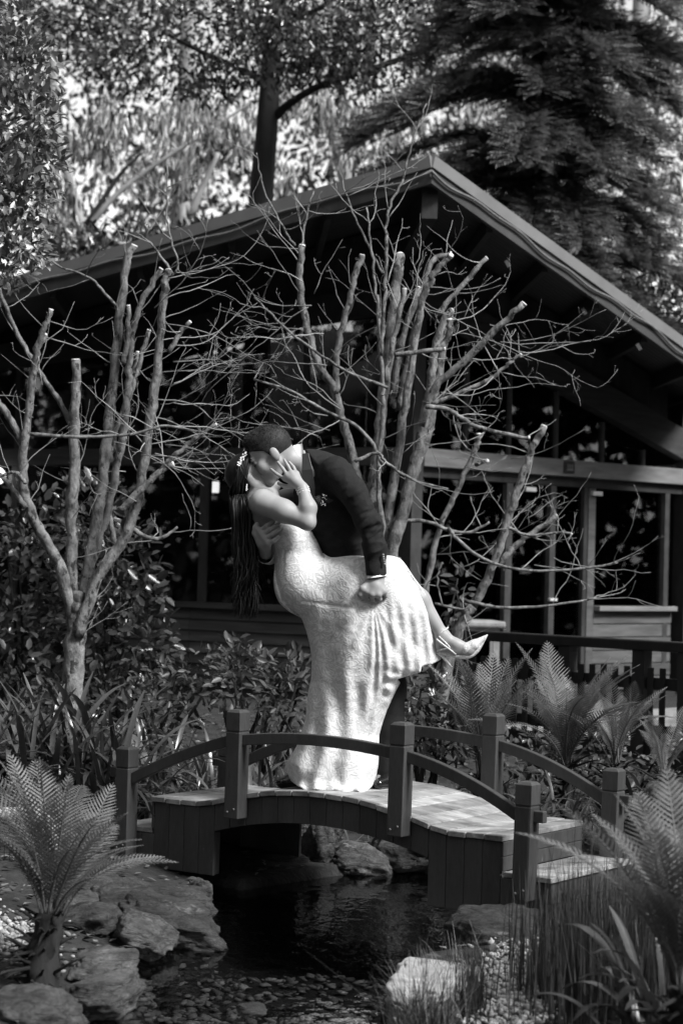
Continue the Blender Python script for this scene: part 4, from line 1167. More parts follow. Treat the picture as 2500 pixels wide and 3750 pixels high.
# ridge beam mesh for the roof part itself
def ridge_mesh():
    a = A + Vector((0, 0.15, -0.33)); b = a + RB
    s = Vector((0.06, 0, 0)); u = Vector((0, 0, 0.12))
    pts = [a - s - u, a + s - u, b + s - u, b - s - u, a - s + u, a + s + u, b + s + u, b - s + u]
    roof.data.from_pydata([p[:] for p in pts], [], BOXF); roof.data.materials.append(M['timber_dark'])
ridge_mesh()
roof_side(FL, 'roof_sheet'); roof_side(FR, 'roof_sheet')
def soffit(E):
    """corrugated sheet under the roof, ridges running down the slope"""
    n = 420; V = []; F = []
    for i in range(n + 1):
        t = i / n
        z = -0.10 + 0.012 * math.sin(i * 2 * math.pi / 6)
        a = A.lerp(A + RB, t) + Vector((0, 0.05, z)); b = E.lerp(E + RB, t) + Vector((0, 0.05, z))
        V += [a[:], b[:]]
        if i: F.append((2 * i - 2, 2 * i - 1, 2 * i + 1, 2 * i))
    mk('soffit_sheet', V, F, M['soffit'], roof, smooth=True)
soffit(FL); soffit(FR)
for E, nm in ((FL, 'l'), (FR, 'r')):
    d = (E - A); dn = d.normalized(); out = Vector((0, -1, 0))
    o1 = Vector((0, -0.012, -0.045)); o2 = Vector((0, 0.004, -0.15))
    beam('roof_flashing', A + o1, E + o1, 0.05, 0.095, M['fascia_metal'], roof)
    beam('barge_board', A + o2, E + o2, 0.035, 0.125, M['fascia'], roof)
    # rafters under the sheet
    for k in range(1, 6):
        a = A.lerp(E, k / 6) + Vector((0, 0.1, -0.19)); b = a + RB
        beam('rafter', a, b, 0.05, 0.12, M['timber_dark'], roof)
    # cable pinned along the edge
    pts = []
    for i in range(61):
        t = i / 60
        sag = 0.022 + 0.02 * math.sin(t * 19 + 1.3 * math.sin(t * 7)) + 0.012 * math.sin(t * 43)
        pts.append(A.lerp(E, t) + Vector((0, -0.055, -0.10 - sag)))
    tubes('cable', [(np.array([p[:] for p in pts]), 0.0105)], M['cable'], roof, 6)
for px, py in ((1850, 955), (2130, 1130), (2330, 1260)):   # small pale brackets under the right edge
    p = P(px, py, 16.2 if px < 2000 else 17)
    beam('bracket', p, p + Vector((0.03, 0.0, -0.05)), 0.04, 0.03, M['fascia'], roof)
# ---- right wall (doors)
sx = lambda px, py=1900: line_s(px, py, K, DR)
sD = [sx(1848), sx(2008), sx(2150), sx(2425)]
wbox('corner_post', WR, -0.06, 0.07, ZF, 4.22, -0.05, 0.10, M['timber_dark'])
wbox('end_post', WR, LR - 0.02, LR + 0.16, ZF, 2.9, -0.06, 0.09, M['timber_dark'])
hb = wbox('header_beam', WR, 0.075, LR + 0.02, ZB0, ZB1, -0.05, 0.11, M['beam_wood'], bevel=0.006)
wbox('door_head', WR, 0.075, LR - 0.022, ZB0 - 0.09, ZB0 - 0.003, -0.04, 0.05, M['timber_dark'])
for s_, w_, m_ in ((sD[0], 0.085, 'window_frame'), (sD[1], 0.075, 'window_frame'), (sD[2], 0.10, 'panel_wood'), (sD[3], 0.07, 'window_frame')):
    wbox('door_stile', WR, s_ - w_ / 2, s_ + w_ / 2, ZF, ZB0 - 0.094, -0.03, 0.055, M[m_])
wbox('door_stile', WR, sD[2] - 0.105, sD[2] - 0.052, ZF, ZB0 - 0.094, -0.03, 0.045, M['timber_dark'])
for s0, s1, z0, z1 in ((0.08, sD[0] - 0.045, ZF + 0.1, ZB0 - 0.1), (sD[0] + 0.045, sD[1] - 0.04, ZF + 0.1, ZB0 - 0.1), (sD[1] + 0.04, sD[2] - 0.107, ZF + 0.1, ZB0 - 0.1), (sD[2] + 0.052, sD[3] - 0.04, ZS + 0.06, ZB0 - 0.1)):
    p = wbox('pane', WR, s0, s1, z0, z1, 0.0, 0.006, M['glass'])
    if z0 < 1: wbox('bottom_rail', WR, s0 + 0.001, s1 - 0.001, ZF, z0 + 0.1, -0.025, 0.03, M['window_frame'])
# roller blind head inside the last window
wbox('blind', WR, sD[2] + 0.07, sD[3] - 0.06, 2.10, 2.26, -0.06, -0.05, M['panel_wood'])
# fittings under the beam
for px, py in ((2168, 1768), (1925, 1735)):
    s_ = sx(px, py)
    wbox('door_closer', WR, s_ - 0.09, s_ + 0.05, 2.27, 2.31, 0.057, 0.09, M['metal'], bevel=0.004)
s_ = sx(2000, 2180)
wbox('door_handle', WR, s_ - 0.05, s_ + 0.05, 1.27, 1.295, 0.057, 0.09, M['metal'], bevel=0.004)
# plaque on the beam
s_ = sx(2047, 1690)
pl = wbox('plaque', WR, s_ - 0.075, s_ + 0.075, 2.46, 2.575, 0.112, 0.13, M['timber_dark'], bevel=0.012)
for dx, dz, w_, h_ in ((-0.03, 0.0, 0.012, 0.05), (0.0, 0.0, 0.012, 0.05), (0.03, 0.0, 0.012, 0.05), (0.0, -0.028, 0.09, 0.010)):
    wbox('plaque_relief', WR, s_ + dx - w_ / 2, s_ + dx + w_ / 2, 2.5175 + dz - h_ / 2, 2.5175 + dz + h_ / 2, 0.13, 0.137, M['beam_wood'], pl)
# sill and pale boards under the last window
wbox('sill', WR, sD[2] + 0.055, sD[3] + 0.10, ZS, ZS + 0.045, 0.0, 0.13, M['beam_wood'], bevel=0.004)
for i in range(6):
    z0 = ZF + i * (ZS - ZF) / 6
    wbox('panel_board', WR, sD[2] + 0.055, sD[3] + 0.10, z0 + 0.004, z0 + (ZS - ZF) / 6 - 0.004, 0.0, 0.05 + 0.006 * (i % 2), M['panel_wood'], bevel=0.006)
# glazing above the beam and sloping plate
zr0, zr1 = 4.02, 2.62
def ztop(s): return zr0 + (zr1 - zr0) * s / LR
def slope_plate(Wf, L, za, zb, w=0.30):
    pts = [Wf(0.075, za - w, -0.05), Wf(L, zb - w, -0.05), Wf(L, zb - w, 0.08), Wf(0.075, za - w, 0.08), Wf(0.075, za, -0.05), Wf(L, zb, -0.05), Wf(L, zb, 0.08), Wf(0.075, za, 0.08)]
    return hexa('gable_plate', pts, M['siding'], lodge)
slope_plate(WR, LR + 0.1, zr0 + 0.05, zr1 + 0.32)
def tri_pane(Wf, s0, s1, z0, z1):
    hexa('clerestory_pane', [Wf(s0, ZB1 + 0.002, 0.0), Wf(s1, ZB1 + 0.002, 0.0), Wf(s1, ZB1 + 0.002, 0.006), Wf(s0, ZB1 + 0.002, 0.006),
                             Wf(s0, z0, 0.0), Wf(s1, z1, 0.0), Wf(s1, z1, 0.006), Wf(s0, z0, 0.006)], M['glass'], lodge)
cl = [0.08] + [sx(q, 1560) for q in (1700, 1858, 2030, 2200, 2350)]
for i in range(len(cl)):
    s0 = cl[i]; s1 = cl[i + 1] if i + 1 < len(cl) else LR - 0.05
    zt0, zt1 = ztop(s0) - 0.27, ztop(s1) - 0.12
    zt1 = max(zt1, ZB1 + 0.05)
    tri_pane(WR, s0 + 0.03, s1 - 0.025, zt0, zt1)
    if i: wbox('mullion', WR, s0 - 0.02, s0 + 0.02, ZB1 + 0.001, ztop(s0) - 0.1, -0.02, 0.03, M['window_frame'])
# dark gable infill up to the roof
def infill(Wf, L, za, zb, E):
    n = 12
    for i in range(n):
        s0, s1 = 0.075 + (L - 0.075) * i / n, 0.075 + (L - 0.075) * (i + 1) / n
        def zroof(s):
            p = Wf(s, 0)
            # height of the roof plane over p
            e = (E - A); rb = RB
            nrm_ = e.cross(rb)
            return A.z - (nrm_.x * (p.x - A.x) + nrm_.y * (p.y - A.y)) / nrm_.z - 0.13
        f0 = za + (zb - za) * s0 / L; f1 = za + (zb - za) * s1 / L
        if zroof(s0) - f0 < 0.03 or zroof(s1) - f1 < 0.03: continue
        hexa('gable_board', [Wf(s0, f0, -0.02), Wf(s1 - .004, f1, -0.02), Wf(s1 - .004, f1, 0.0), Wf(s0, f0, 0.0),
                             Wf(s0, zroof(s0), -0.02), Wf(s1 - .004, zroof(s1), -0.02), Wf(s1 - .004, zroof(s1), 0.0), Wf(s0, zroof(s0), 0.0)], M['timber_dark'], lodge)
infill(WR, LR * 0.94, zr0 + 0.05, zr0 + 0.05 + (zr1 + 0.27 - zr0) * 0.94, FR)
# ---- left wall (fixed windows over boards)
sl_ = lambda px, py=1900: line_s(px, py, K, DL)
ml = [0.07, sl_(1110), sl_(752), sl_(400), sl_(60), LL]
wbox('header_beam', WL, 0.062, LL, ZB0, ZB1, -0.05, 0.09, M['siding'], bevel=0.006)
wbox('sill', WL, 0.062, LL, ZS - 0.05, ZS, -0.04, 0.10, M['siding'])
nb = 7
for i in range(nb):
    z0 = ZF + i * (ZS - 0.05 - ZF) / nb; z1 = ZF + (i + 1) * (ZS - 0.05 - ZF) / nb
    for a_, b_ in ((0.062, 2.2), (2.204, 4.3), (4.304, LL)):
        hexa('siding_board', [WL(a_, z0, 0.0), WL(b_, z0, 0.0), WL(b_, z0, 0.05), WL(a_, z0, 0.05), WL(a_, z1 - .003, 0.0), WL(b_, z1 - .003, 0.0), WL(b_, z1 - .003, 0.03), WL(a_, z1 - .003, 0.03)], M['siding'], lodge)
wbox('base_wall', WL, 0.062, LL, 0.1, ZF - 0.002, -0.02, 0.02, M['timber_dark'])
wbox('base_wall', WR, 0.075, LR + 0.1, 0.1, ZF - 0.002, -0.02, 0.02, M['timber_dark'])
zl0, zl1 = 4.02, 3.45
for i in range(5):
    s0, s1 = ml[i], ml[i + 1]
    wbox('pane', WL, s0 + 0.035, s1 - 0.035, ZS + 0.002, ZB0 - 0.002, 0.0, 0.006, M['glass'])
    tri_pane(WL, s0 + 0.03, s1 - 0.03, zl0 + (zl1 - zl0) * s0 / LL - 0.22, zl0 + (zl1 - zl0) * s1 / LL - 0.22)
    if i:
        wbox('window_post', WL, s0 - 0.04, s0 + 0.04, ZS + 0.001, ZB0 - 0.001, -0.04, 0.04, M['timber_dark'])
        wbox('mullion', WL, s0 - 0.025, s0 + 0.025, ZB1 + 0.001, zl0 + (zl1 - zl0) * s0 / LL - 0.25, -0.02, 0.03, M['timber_dark'])
pts = [WL(0.075, zl0 - 0.25, -0.05), WL(LL, zl1 - 0.25, -0.05), WL(LL, zl1 - 0.25, 0.06), WL(0.075, zl0 - 0.25, 0.06), WL(0.075, zl0, -0.05), WL(LL, zl1, -0.05), WL(LL, zl1, 0.06), WL(0.075, zl0, 0.06)]
hexa('gable_plate', pts, M['timber_dark'], lodge)
infill(WL, LL, zl0, zl1, FL)
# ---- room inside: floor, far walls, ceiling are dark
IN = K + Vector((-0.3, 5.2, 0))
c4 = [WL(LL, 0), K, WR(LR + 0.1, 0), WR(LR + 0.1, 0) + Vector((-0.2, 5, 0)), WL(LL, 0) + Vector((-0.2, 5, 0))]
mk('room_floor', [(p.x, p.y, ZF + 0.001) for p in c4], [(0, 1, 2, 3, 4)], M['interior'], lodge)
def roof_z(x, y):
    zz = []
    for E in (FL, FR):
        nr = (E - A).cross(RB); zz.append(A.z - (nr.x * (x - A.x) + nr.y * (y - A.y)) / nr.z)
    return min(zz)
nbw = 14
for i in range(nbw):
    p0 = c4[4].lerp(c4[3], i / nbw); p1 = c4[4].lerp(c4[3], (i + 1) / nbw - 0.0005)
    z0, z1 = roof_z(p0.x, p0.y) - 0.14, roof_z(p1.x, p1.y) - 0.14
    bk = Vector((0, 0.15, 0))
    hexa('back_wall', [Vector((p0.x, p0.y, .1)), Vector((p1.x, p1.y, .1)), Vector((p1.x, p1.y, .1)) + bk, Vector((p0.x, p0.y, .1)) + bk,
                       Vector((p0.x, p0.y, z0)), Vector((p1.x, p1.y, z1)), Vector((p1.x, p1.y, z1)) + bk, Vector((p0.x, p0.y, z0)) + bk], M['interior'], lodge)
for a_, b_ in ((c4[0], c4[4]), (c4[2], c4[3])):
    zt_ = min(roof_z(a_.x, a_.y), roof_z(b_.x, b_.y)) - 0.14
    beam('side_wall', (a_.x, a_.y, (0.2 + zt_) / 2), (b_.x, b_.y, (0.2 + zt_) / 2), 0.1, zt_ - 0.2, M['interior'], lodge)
# pictures and chairs hinted inside the room
for k_, (px, py) in enumerate(((600, 1820), (900, 2110), (1900, 2000), (2280, 1930))):
    p = P(px, py, 22.5); beam('wall_picture', p, p + Vector((0.5, 0.02, 0)), 0.03, 0.4, M['panel_wood'], lodge)
# lit lamps
p = P(789, 1786, 19.9)
lamp = empty('interior_lamp', p, 'small lit rectangular lamp glowing behind the lodge window', 'lamp')
beam('lamp_shade', p + Vector((0, 0, -0.05)), p + Vector((0, 0, 0.06)), 0.07, 0.07, M['lamp'], lamp, up=(0, 1, 0), bevel=0.01)
tubes('lamp_cord', [(np.array([(p.x, p.y, p.z + 0.062), (p.x, p.y, 4.0)]), 0.006)], M['timber_dark'], lamp, 6)
s_ = line_s(28, 1745, K, DL); p = WL(s_, P(28, 1745, K.y + DL.y * s_).z, 0.16)
lamp = empty('wall_lamp', p, 'round lit globe lamp on the lodge wall beside the leaning limb', 'lamp')
bm = bmesh.new(); bmesh.ops.create_uvsphere(bm, u_segments=20, v_segments=12, radius=0.085)
me = bpy.data.meshes.new('globe'); bm.to_mesh(me); bm.free()
for q in me.polygons: q.use_smooth = True
me.transform(Matrix.Translation(p)); new_obj('globe', me, M['lamp_dim'], lamp)
beam('lamp_arm', p + Vector((0, 0.01, 0.08)), p - NLl * 0.158 + Vector((0, 0, 0.10)), 0.03, 0.03, M['timber_dark'], lamp)
# ---- deck before the doors, railing, pickets
F0 = P(1560, 2297, 15.1); F1 = P(2700, 2364, 13.2)
F0.z = F1.z = 1.11
fd = (F1 - F0); FLn = fd.length; fd.normalize()
deck = empty('timber_deck', (F0.x + 1.5, F0.y + 1, 0.3), 'pale board deck in front of the lodge doors', 'deck')
fb = fd.cross(Vector((0, 0, 1))); fb = fb if fb.y > 0 else -fb
for i in range(26):
    a = F0 + fb * (0.02 + i * 0.125); a = Vector((a.x, a.y, ZF - 0.03)) ; b = a + fd * (FLn + 0.5)
    beam('floor_board', a + fb * 0.06, b + fb * 0.06, 0.12, 0.03, M['floor_board'], deck)
beam('deck_edge', Vector((F0.x, F0.y, 0.28)), Vector((F1.x, F1.y, 0.28)), 0.04, 0.28, M['fence'], deck)
fence = empty('picket_railing', (F1.x - 1, F1.y + .5, 0.2), 'dark picket railing with a thick handrail along the deck', 'railing')
hr = beam('handrail', F0 - Vector((0, 0, 0.035)), F1 - Vector((0, 0, 0.035)), 0.11, 0.07, M['fence'], fence, bevel=0.008)
for z in (0.82, 0.50):
    beam('stringer', Vector((F0.x, F0.y, z)), Vector((F1.x, F1.y, z)), 0.035, 0.08, M['fence'], fence)
t = 0.10
s_post = [line_s(q, 2500, Vector((F0.x, F0.y, 0)), fd) for q in (1700, 2075, 2347, 2515)]
while t < FLn:
    if all(abs(t - q) > 0.085 for q in s_post):
        a = F0 + fd * t - fb * 0.03
        beam('picket', Vector((a.x, a.y, 0.40)), Vector((a.x, a.y, 0.925 + random.uniform(-.006, .006))), 0.044, 0.018, M['fence'], fence, up=fb, bevel=0.004)
    t += 0.098
for q in s_post:
    a = F0 + fd * q + fb * 0.0
    beam('railing_post', Vector((a.x, a.y, 0.22)), Vector((a.x, a.y, 1.04)), 0.10, 0.09, M['fence'], fence, up=fb)
# table on the deck
p = P(1745, 2283, 16.2)
tb = empty('deck_table', (p.x, p.y, ZF), 'pale wooden table standing on the lodge deck behind the railing', 'table')
beam('table_top', p + Vector((-0.20, 0, 0)), p + Vector((0.18, 0.06, 0)), 0.5, 0.05, M['floor_board'], tb, bevel=0.015)
beam('table_apron', p + Vector((-0.18, -0.18, -0.065)), p + Vector((0.16, -0.12, -0.065)), 0.03, 0.075, M['floor_board'], tb)
for dx, dy in ((-0.17, -0.17), (0.15, -0.11), (-0.17, 0.2), (0.15, 0.24)):
    beam('leg', (p.x + dx, p.y + dy, ZF - 0.015), (p.x + dx, p.y + dy, p.z - 0.0255), 0.05, 0.05, M['floor_board'], tb, up=(0, 1, 0))
# ---------------------------------------------------------------- pruned bare trees
TW = random.Random(21)
def twig(p, d, L, r, out, depth=0, droop=0.0, wig=0.3, up=0.05):
    n = max(5, int(L / 0.055)); step = L / n
    pts = [np.array(p, float)]; d = nrm(d)
    kids = []
    for i in range(n):
        d = nrm(d + np.array([TW.gauss(0, wig), TW.gauss(0, wig * 0.8), TW.gauss(0, wig)]) * 0.55 + np.array([0, 0, up - droop]))
        pts.append(pts[-1] + d * step)
        if depth < 3 and i > 0 and TW.random() < (0.36 if depth < 2 else 0.2):
            kids.append((pts[-1].copy(), d.copy(), i / n))
    rr = 0.74 * r * (1 - 0.78 * np.linspace(0, 1, len(pts)))
    rr *= np.array([1 + TW.uniform(-.12, .2) for _ in pts])
    out.append((np.array(pts), np.maximum(rr, 0.0009)))
    for kp, kd, t in kids:
        s = nrm(np.array([TW.gauss(0, 1), TW.gauss(0, 0.7), TW.gauss(0.1, 1)]))
        s = nrm(s - kd * np.dot(s, kd))
        ang = TW.uniform(0.5, 1.1)
        twig(kp, kd * math.cos(ang) + s * math.sin(ang), L * (1 - 0.6 * t) * TW.uniform(0.15, 0.5), r * (0.62 - 0.25 * t), out, depth + 1, droop, wig, up)

def bare_tree(label, D, base, limbs, sweeps, group='pruned multi-stemmed trees with bare twigs'):
    root = empty('bare_tree', base, label, 'tree', group)
    out = []; first = True
    px2m = D / FPX
    lr = random.Random(int(D * 100) + len(limbs))
    for L in limbs:
        pts_px, r0, r1, cut = L[:4]
        dd0 = L[4] if len(L) > 4 else 0.0
        dd1 = L[5] if len(L) > 5 else dd0
        n = len(pts_px)
        pts = [np.array(P(x, y, D + dd0 + (dd1 - dd0) * i / max(1, n - 1))) for i, (x, y) in enumerate(pts_px)]
        pts, rr = smooth_path(pts, np.linspace(r0, r1, n) * px2m * 0.76, 7)
        rr = rr * (1 + 0.07 * fbm(np.arange(len(rr)) * 0.45, 0 * rr + lr.random() * 50, 0 * rr, 2))
        pts[1:-1] += np.array([[lr.gauss(0, 0.004), lr.gauss(0, 0.004), 0] for _ in range(len(pts) - 2)])
        V_, Q_, T_ = tube_np(pts, rr, 14)
        V_[:-2] += (0.10 * rr.mean() + 0.0015) * np.stack([fbm(V_[:-2, 0] * 24, V_[:-2, 1] * 24, V_[:-2, 2] * 14, 4, k_) for k_ in (1, 2, 3)], 1)
        lo = new_obj('trunk' if first else 'limb', mesh_np(V_, [Q_, T_]), M['bark'], root)
        first = False
        if cut:                                  # sawn end, pale wood
            e = pts[-1]; dv = nrm(pts[-1] - pts[-2])
            V_, Q_, T_ = tube_np([e - dv * 0.004, e + dv * 0.006], [rr[-1] * 1.01, rr[-1] * 0.93], 12)
            new_obj('sawn_end', mesh_np(V_, [Q_, T_]), M['cut_wood'], lo)
        # a few twigs from each limb
        m = len(pts)
        for k in range(max(1, int(m / 7))):
            i = lr.randrange(int(m * 0.35), m)
            t = nrm(pts[min(i + 1, m - 1)] - pts[i - 1])
            s = nrm(np.array([lr.gauss(0, 1), lr.gauss(0, 0.6), lr.gauss(0.1, 0.6)]))
            twig(pts[i], nrm(s + t * 0.6), lr.uniform(0.18, 0.55), 0.0045, out, 1)
    for (x0, x1, y0, y1, dx, dz, Lm, num, rad) in sweeps:
        for _ in range(max(2, int(num * 0.5))):
            p = np.array(P(TW.uniform(x0, x1), TW.uniform(y0, y1), D + TW.uniform(-0.35, 0.35)))
            d = np.array([dx + TW.gauss(0, 0.18), TW.gauss(0, 0.35), dz + TW.gauss(0, 0.22)])
            twig(p, d, Lm * TW.uniform(0.6, 1.15), rad * TW.uniform(0.75, 1.2), out, 0, wig=0.26, up=0.02)
    tubes('twigs', out, M['twig'], root, 5, kind='stuff')
    return root

b = PG(255, 2830, 0.3)
DLt = 11.7
bl = P(258, 2870, DLt); bl.z = float(ground_z(bl.x, bl.y))
bare_tree('bare multi-stemmed tree rising from the strap leaved clump beside the camellia', DLt, bl, [
    ([(252, 2900), (262, 2600), (272, 2400), (285, 2260), (298, 2170)], 56, 42, False),
    ([(276, 2330), (225, 2090), (150, 1950), (98, 1830), (85, 1700), (105, 1500), (125, 1350), (150, 1230), (188, 1135)], 31, 13, True, 0.0, -0.2),
    ([(125, 1380), (140, 1280), (168, 1225)], 14, 10, True, -.15),
    ([(92, 1640), (55, 1560), (0, 1480), (-60, 1420)], 18, 12, False, -0.1),
    ([(95, 1860), (40, 1780), (-40, 1700)], 14, 10, False, -0.1),
    ([(92, 1770), (70, 1735), (40, 1730), (0, 1745)], 9, 7, False, -0.15),
    ([(280, 2330), (262, 2060), (262, 1880), (275, 1700), (276, 1500), (277, 1318)], 32, 22, True, 0.05),
    ([(268, 1560), (205, 1450), (140, 1350), (60, 1210), (0, 1070), (-40, 960)], 14, 8, False, 0.1),
    ([(284, 2320), (345, 1970), (375, 1760), (398, 1560), (425, 1300), (448, 1090), (465, 960), (492, 900)], 30, 17, True, 0.1, 0.2),
    ([(330, 2080), (400, 1850), (440, 1640), (468, 1450), (478, 1290), (510, 1130), (590, 985)], 22, 13, True, 0.15, 0.1),
    ([(420, 1750), (450, 1560), (480, 1420), (510, 1330), (545, 1210)], 16, 11, True, 0.2),
    ([(284, 2330), (360, 2110), (440, 2000), (490, 1880), (525, 1720), (555, 1520), (585, 1270), (603, 1060), (616, 990)], 30, 17, True, -0.05, -0.1),
    ([(440, 1870), (520, 1790), (590, 1725), (634, 1700)], 17, 14, True, -0.2),
    ([(590, 1725), (650, 1660), (720, 1600), (790, 1555)], 13, 8, True, -0.2),
    ([(480, 1930), (530, 1965), (590, 1970), (650, 1930)], 13, 6, False, 0.0),
    ([(400, 1700), (420, 1600), (480, 1400), (505, 1290)], 14, 10, True, 0.3),
    ([(450, 1330), (470, 1240), (470, 1120)], 14, 10, True, 0.1),
    ([(620, 1290), (660, 1220), (695, 1180)], 12, 10, True, -0.1),
    ([(430, 2020), (400, 1860), (430, 1720), (470, 1560)], 15, 9, False, 0.25),
    ([(615, 1010), (640, 1000), (650, 960), (612, 800), (612, 600)], 7, 3, False, -0.1),
    ([(425, 1120), (330, 1020), (210, 970), (110, 890)], 7, 4, False, -0.1),
    ([(630, 1000), (560, 900), (500, 850)], 6, 4, False, 0.0),
    ([(110, 1590), (300, 1600), (480, 1590), (600, 1560), (720, 1580)], 9, 5, False, -0.35),
], [(560, 640, 1150, 1420, 0.95, 0.30, 0.75, 8, 0.0048), (540, 650, 1400, 1650, 1.0, 0.12, 0.8, 12, 0.0048), (560, 640, 1000, 1200, 0.8, 0.5, 0.6, 6, 0.0042),
    (400, 560, 1480, 1700, 0.9, 0.05, 0.6, 6, 0.0042), (60, 140, 1250, 1700, -0.7, 0.3, 0.4, 5, 0.004), (560, 700, 1500, 1750, 0.9, -0.2, 0.55, 7, 0.0040), (430, 520, 1600, 1900, -0.6, 0.5, 0.4, 3, 0.004), (600, 640, 1000, 1350, 0.9, 0.15, 1.0, 6, 0.005), (560, 640, 1350, 1700, 1.0, 0.1, 1.0, 6, 0.005)])
DCt = 12.0
bl = P(1440, 2700, DCt); bl.z = float(ground_z(bl.x, bl.y))
bare_tree('bare multi-stemmed tree standing behind the couple with many sawn stubs', DCt, bl, [
    ([(1430, 2800), (1432, 2500), (1425, 2200), (1432, 2040)], 55, 46, False),
    ([(1430, 2140), (1440, 2000), (1485, 1830), (1530, 1650), (1565, 1470), (1590, 1290), (1625, 1170), (1650, 1140)], 33, 17, True, 0.0, 0.1),
    ([(1425, 2100), (1420, 1900), (1450, 1700), (1490, 1450), (1530, 1180), (1560, 1060), (1600, 985), (1650, 935)], 26, 13, True, 0.1, -0.1),
    ([(1415, 2080), (1370, 1850), (1385, 1620), (1410, 1400), (1435, 1180), (1455, 1020), (1461, 935)], 28, 24, True, 0.1, 0.2),
    ([(1410, 2050), (1330, 1820), (1270, 1600), (1232, 1440), (1170, 1340), (1130, 1220), (1098, 1060), (1106, 900)], 24, 16, True, 0.2, 0.1),
    ([(1228, 1440), (1235, 1300), (1262, 1160), (1300, 1020), (1325, 935)], 17, 14, True, 0.15),
    ([(1400, 2000), (1385, 1750), (1400, 1560), (1400, 1400), (1390, 1240), (1380, 1080)], 14, 8, False, -0.1),
    ([(1540, 1560), (1590, 1420), (1690, 1330), (1800, 1225), (1917, 1112)], 20, 15, True, -0.1, -0.25),
    ([(1580, 1480), (1680, 1440), (1790, 1390), (1850, 1340), (1905, 1298)], 12, 8, True, -0.2),
    ([(1445, 1300), (1520, 1290), (1627, 1278)], 12, 10, True, -0.3),
    ([(1395, 1300), (1405, 1100), (1415, 900), (1420, 770), (1475, 650), (1510, 520), (1560, 380)], 10, 3, False, -0.1),
    ([(1460, 1500), (1500, 1300), (1540, 1100), (1580, 960), (1650, 930)], 16, 13, True, 0.3),
    ([(1440, 1450), (1470, 1250), (1535, 1055)], 17, 15, True, 0.25),
    ([(1410, 1400), (1440, 1240), (1480, 1060)], 14, 12, True, 0.0),
    ([(1600, 1290), (1640, 1230), (1645, 1170)], 16, 15, True, -0.1),
    ([(1600, 1150), (1680, 1060), (1780, 945)], 14, 11, True, 0.2),
    ([(1490, 1800), (1560, 1600), (1600, 1400), (1640, 1190)], 24, 17, True, 0.3),
    ([(1080, 900), (1040, 840), (970, 700), (940, 560)], 6, 3, False, 0.1),
    ([(1106, 905), (1120, 800), (1150, 700)], 7, 4, False, 0.1),
    ([(1400, 1000), (1330, 860), (1270, 720), (1240, 620)], 6, 3, False, 0.0),
    ([(1380, 1100), (1360, 900), (1340, 760)], 7, 4, False, -0.1),
    ([(1300, 1690), (1380, 1660), (1420, 1700), (1520, 1760), (1640, 1790)], 9, 5, False, -0.4),
    ([(1560, 1490), (1640, 1500), (1740, 1560), (1900, 1600), (1935, 1602)], 12, 8, True, -0.3),
    ([(1400, 1700), (1330, 1580), (1180, 1500), (1060, 1430), (930, 1390)], 10, 5, False, -0.2),
    ([(1420, 1420), (1250, 1350), (1080, 1230), (930, 1090)], 8, 5, False, -0.15),
], [(1080, 1130, 900, 1100, -0.6, 0.35, 0.55, 7, 0.0045), (1090, 1250, 1200, 1600, -0.9, 0.18, 0.7, 9, 0.0045), (1090, 1250, 1450, 1650, -1.0, 0.1, 0.6, 8, 0.0045),
    (1600, 1700, 1150, 1350, 1.0, 0.12, 0.85, 8, 0.0048), (1590, 1680, 1400, 1620, 1.0, 0.0, 0.7, 7, 0.0048), (1450, 1600, 950, 1200, 0.2, 0.8, 0.35, 6, 0.004),
    (1380, 1420, 950, 1300, 0.1, 0.9, 0.5, 5, 0.0042), (1100, 1300, 900, 1100, 0.15, 0.9, 0.5, 5, 0.004), (1700, 1900, 1120, 1350, 0.9, 0.15, 0.6, 5, 0.004), (1400, 1600, 1150, 1500, -0.6, 0.3, 0.5, 7, 0.004), (1500, 1650, 1200, 1500, 0.7, -0.3, 0.45, 5, 0.004), (1090, 1200, 950, 1500, -0.9, -0.05, 1.0, 8, 0.005), (1600, 1900, 1200, 1400, 1.0, 0.05, 1.0, 5, 0.005)])
DRt = 12.6
bl = P(1620, 2560, DRt); bl.z = float(ground_z(bl.x, bl.y))
bare_tree('leaning bare tree with three sawn stems beside the raised heeled foot', DRt, bl, [
    ([(1600, 2720), (1640, 2420), (1690, 2280), (1730, 2220)], 30, 24, False),
    ([(1730, 2220), (1800, 2080), (1860, 1900), (1915, 1730), (1950, 1640), (1990, 1562)], 22, 15, True, 0.0, -0.1),
    ([(1825, 2065), (1880, 2005), (1960, 1945), (2036, 1890)], 17, 12, True, 0.0),
    ([(1610, 2560), (1545, 2300), (1575, 2080), (1610, 1930), (1680, 1780), (1740, 1640), (1752, 1590)], 18, 12, True, 0.1),
    ([(1745, 1700), (1770, 1690), (1782, 1688)], 12, 11, True, 0.05),
    ([(1450, 1905), (1560, 1910), (1640, 1940), (1720, 1950), (1790, 1910)], 10, 6, False, -0.3),
    ([(1640, 1935), (1700, 2000), (1800, 2060), (1950, 2090), (2150, 2080), (2260, 2060)], 9, 5, False, -0.35),
    ([(1860, 1930), (1930, 1960), (2050, 1950), (2090, 1955)], 8, 5, True, -0.2),
    ([(1700, 2200), (1830, 2225), (1980, 2220), (2100, 2205), (2180, 2190)], 9, 4, False, -0.15),
    ([(1590, 2210), (1680, 2230), (1720, 2230)], 7, 5, False, 0.0),
    ([(1620, 2060), (1600, 2120), (1620, 2220)], 5, 4, False, -0.1),
], [(1560, 1700, 2020, 2080, 1.0, 0.02, 0.9, 5, 0.0048), (1850, 1950, 1650, 1950, 0.9, 0.0, 0.45, 4, 0.004), (1700, 1760, 1600, 1760, 0.8, 0.1, 0.35, 3, 0.004), (1950, 2150, 2040, 2090, 1.0, 0.08, 0.6, 3, 0.004)])
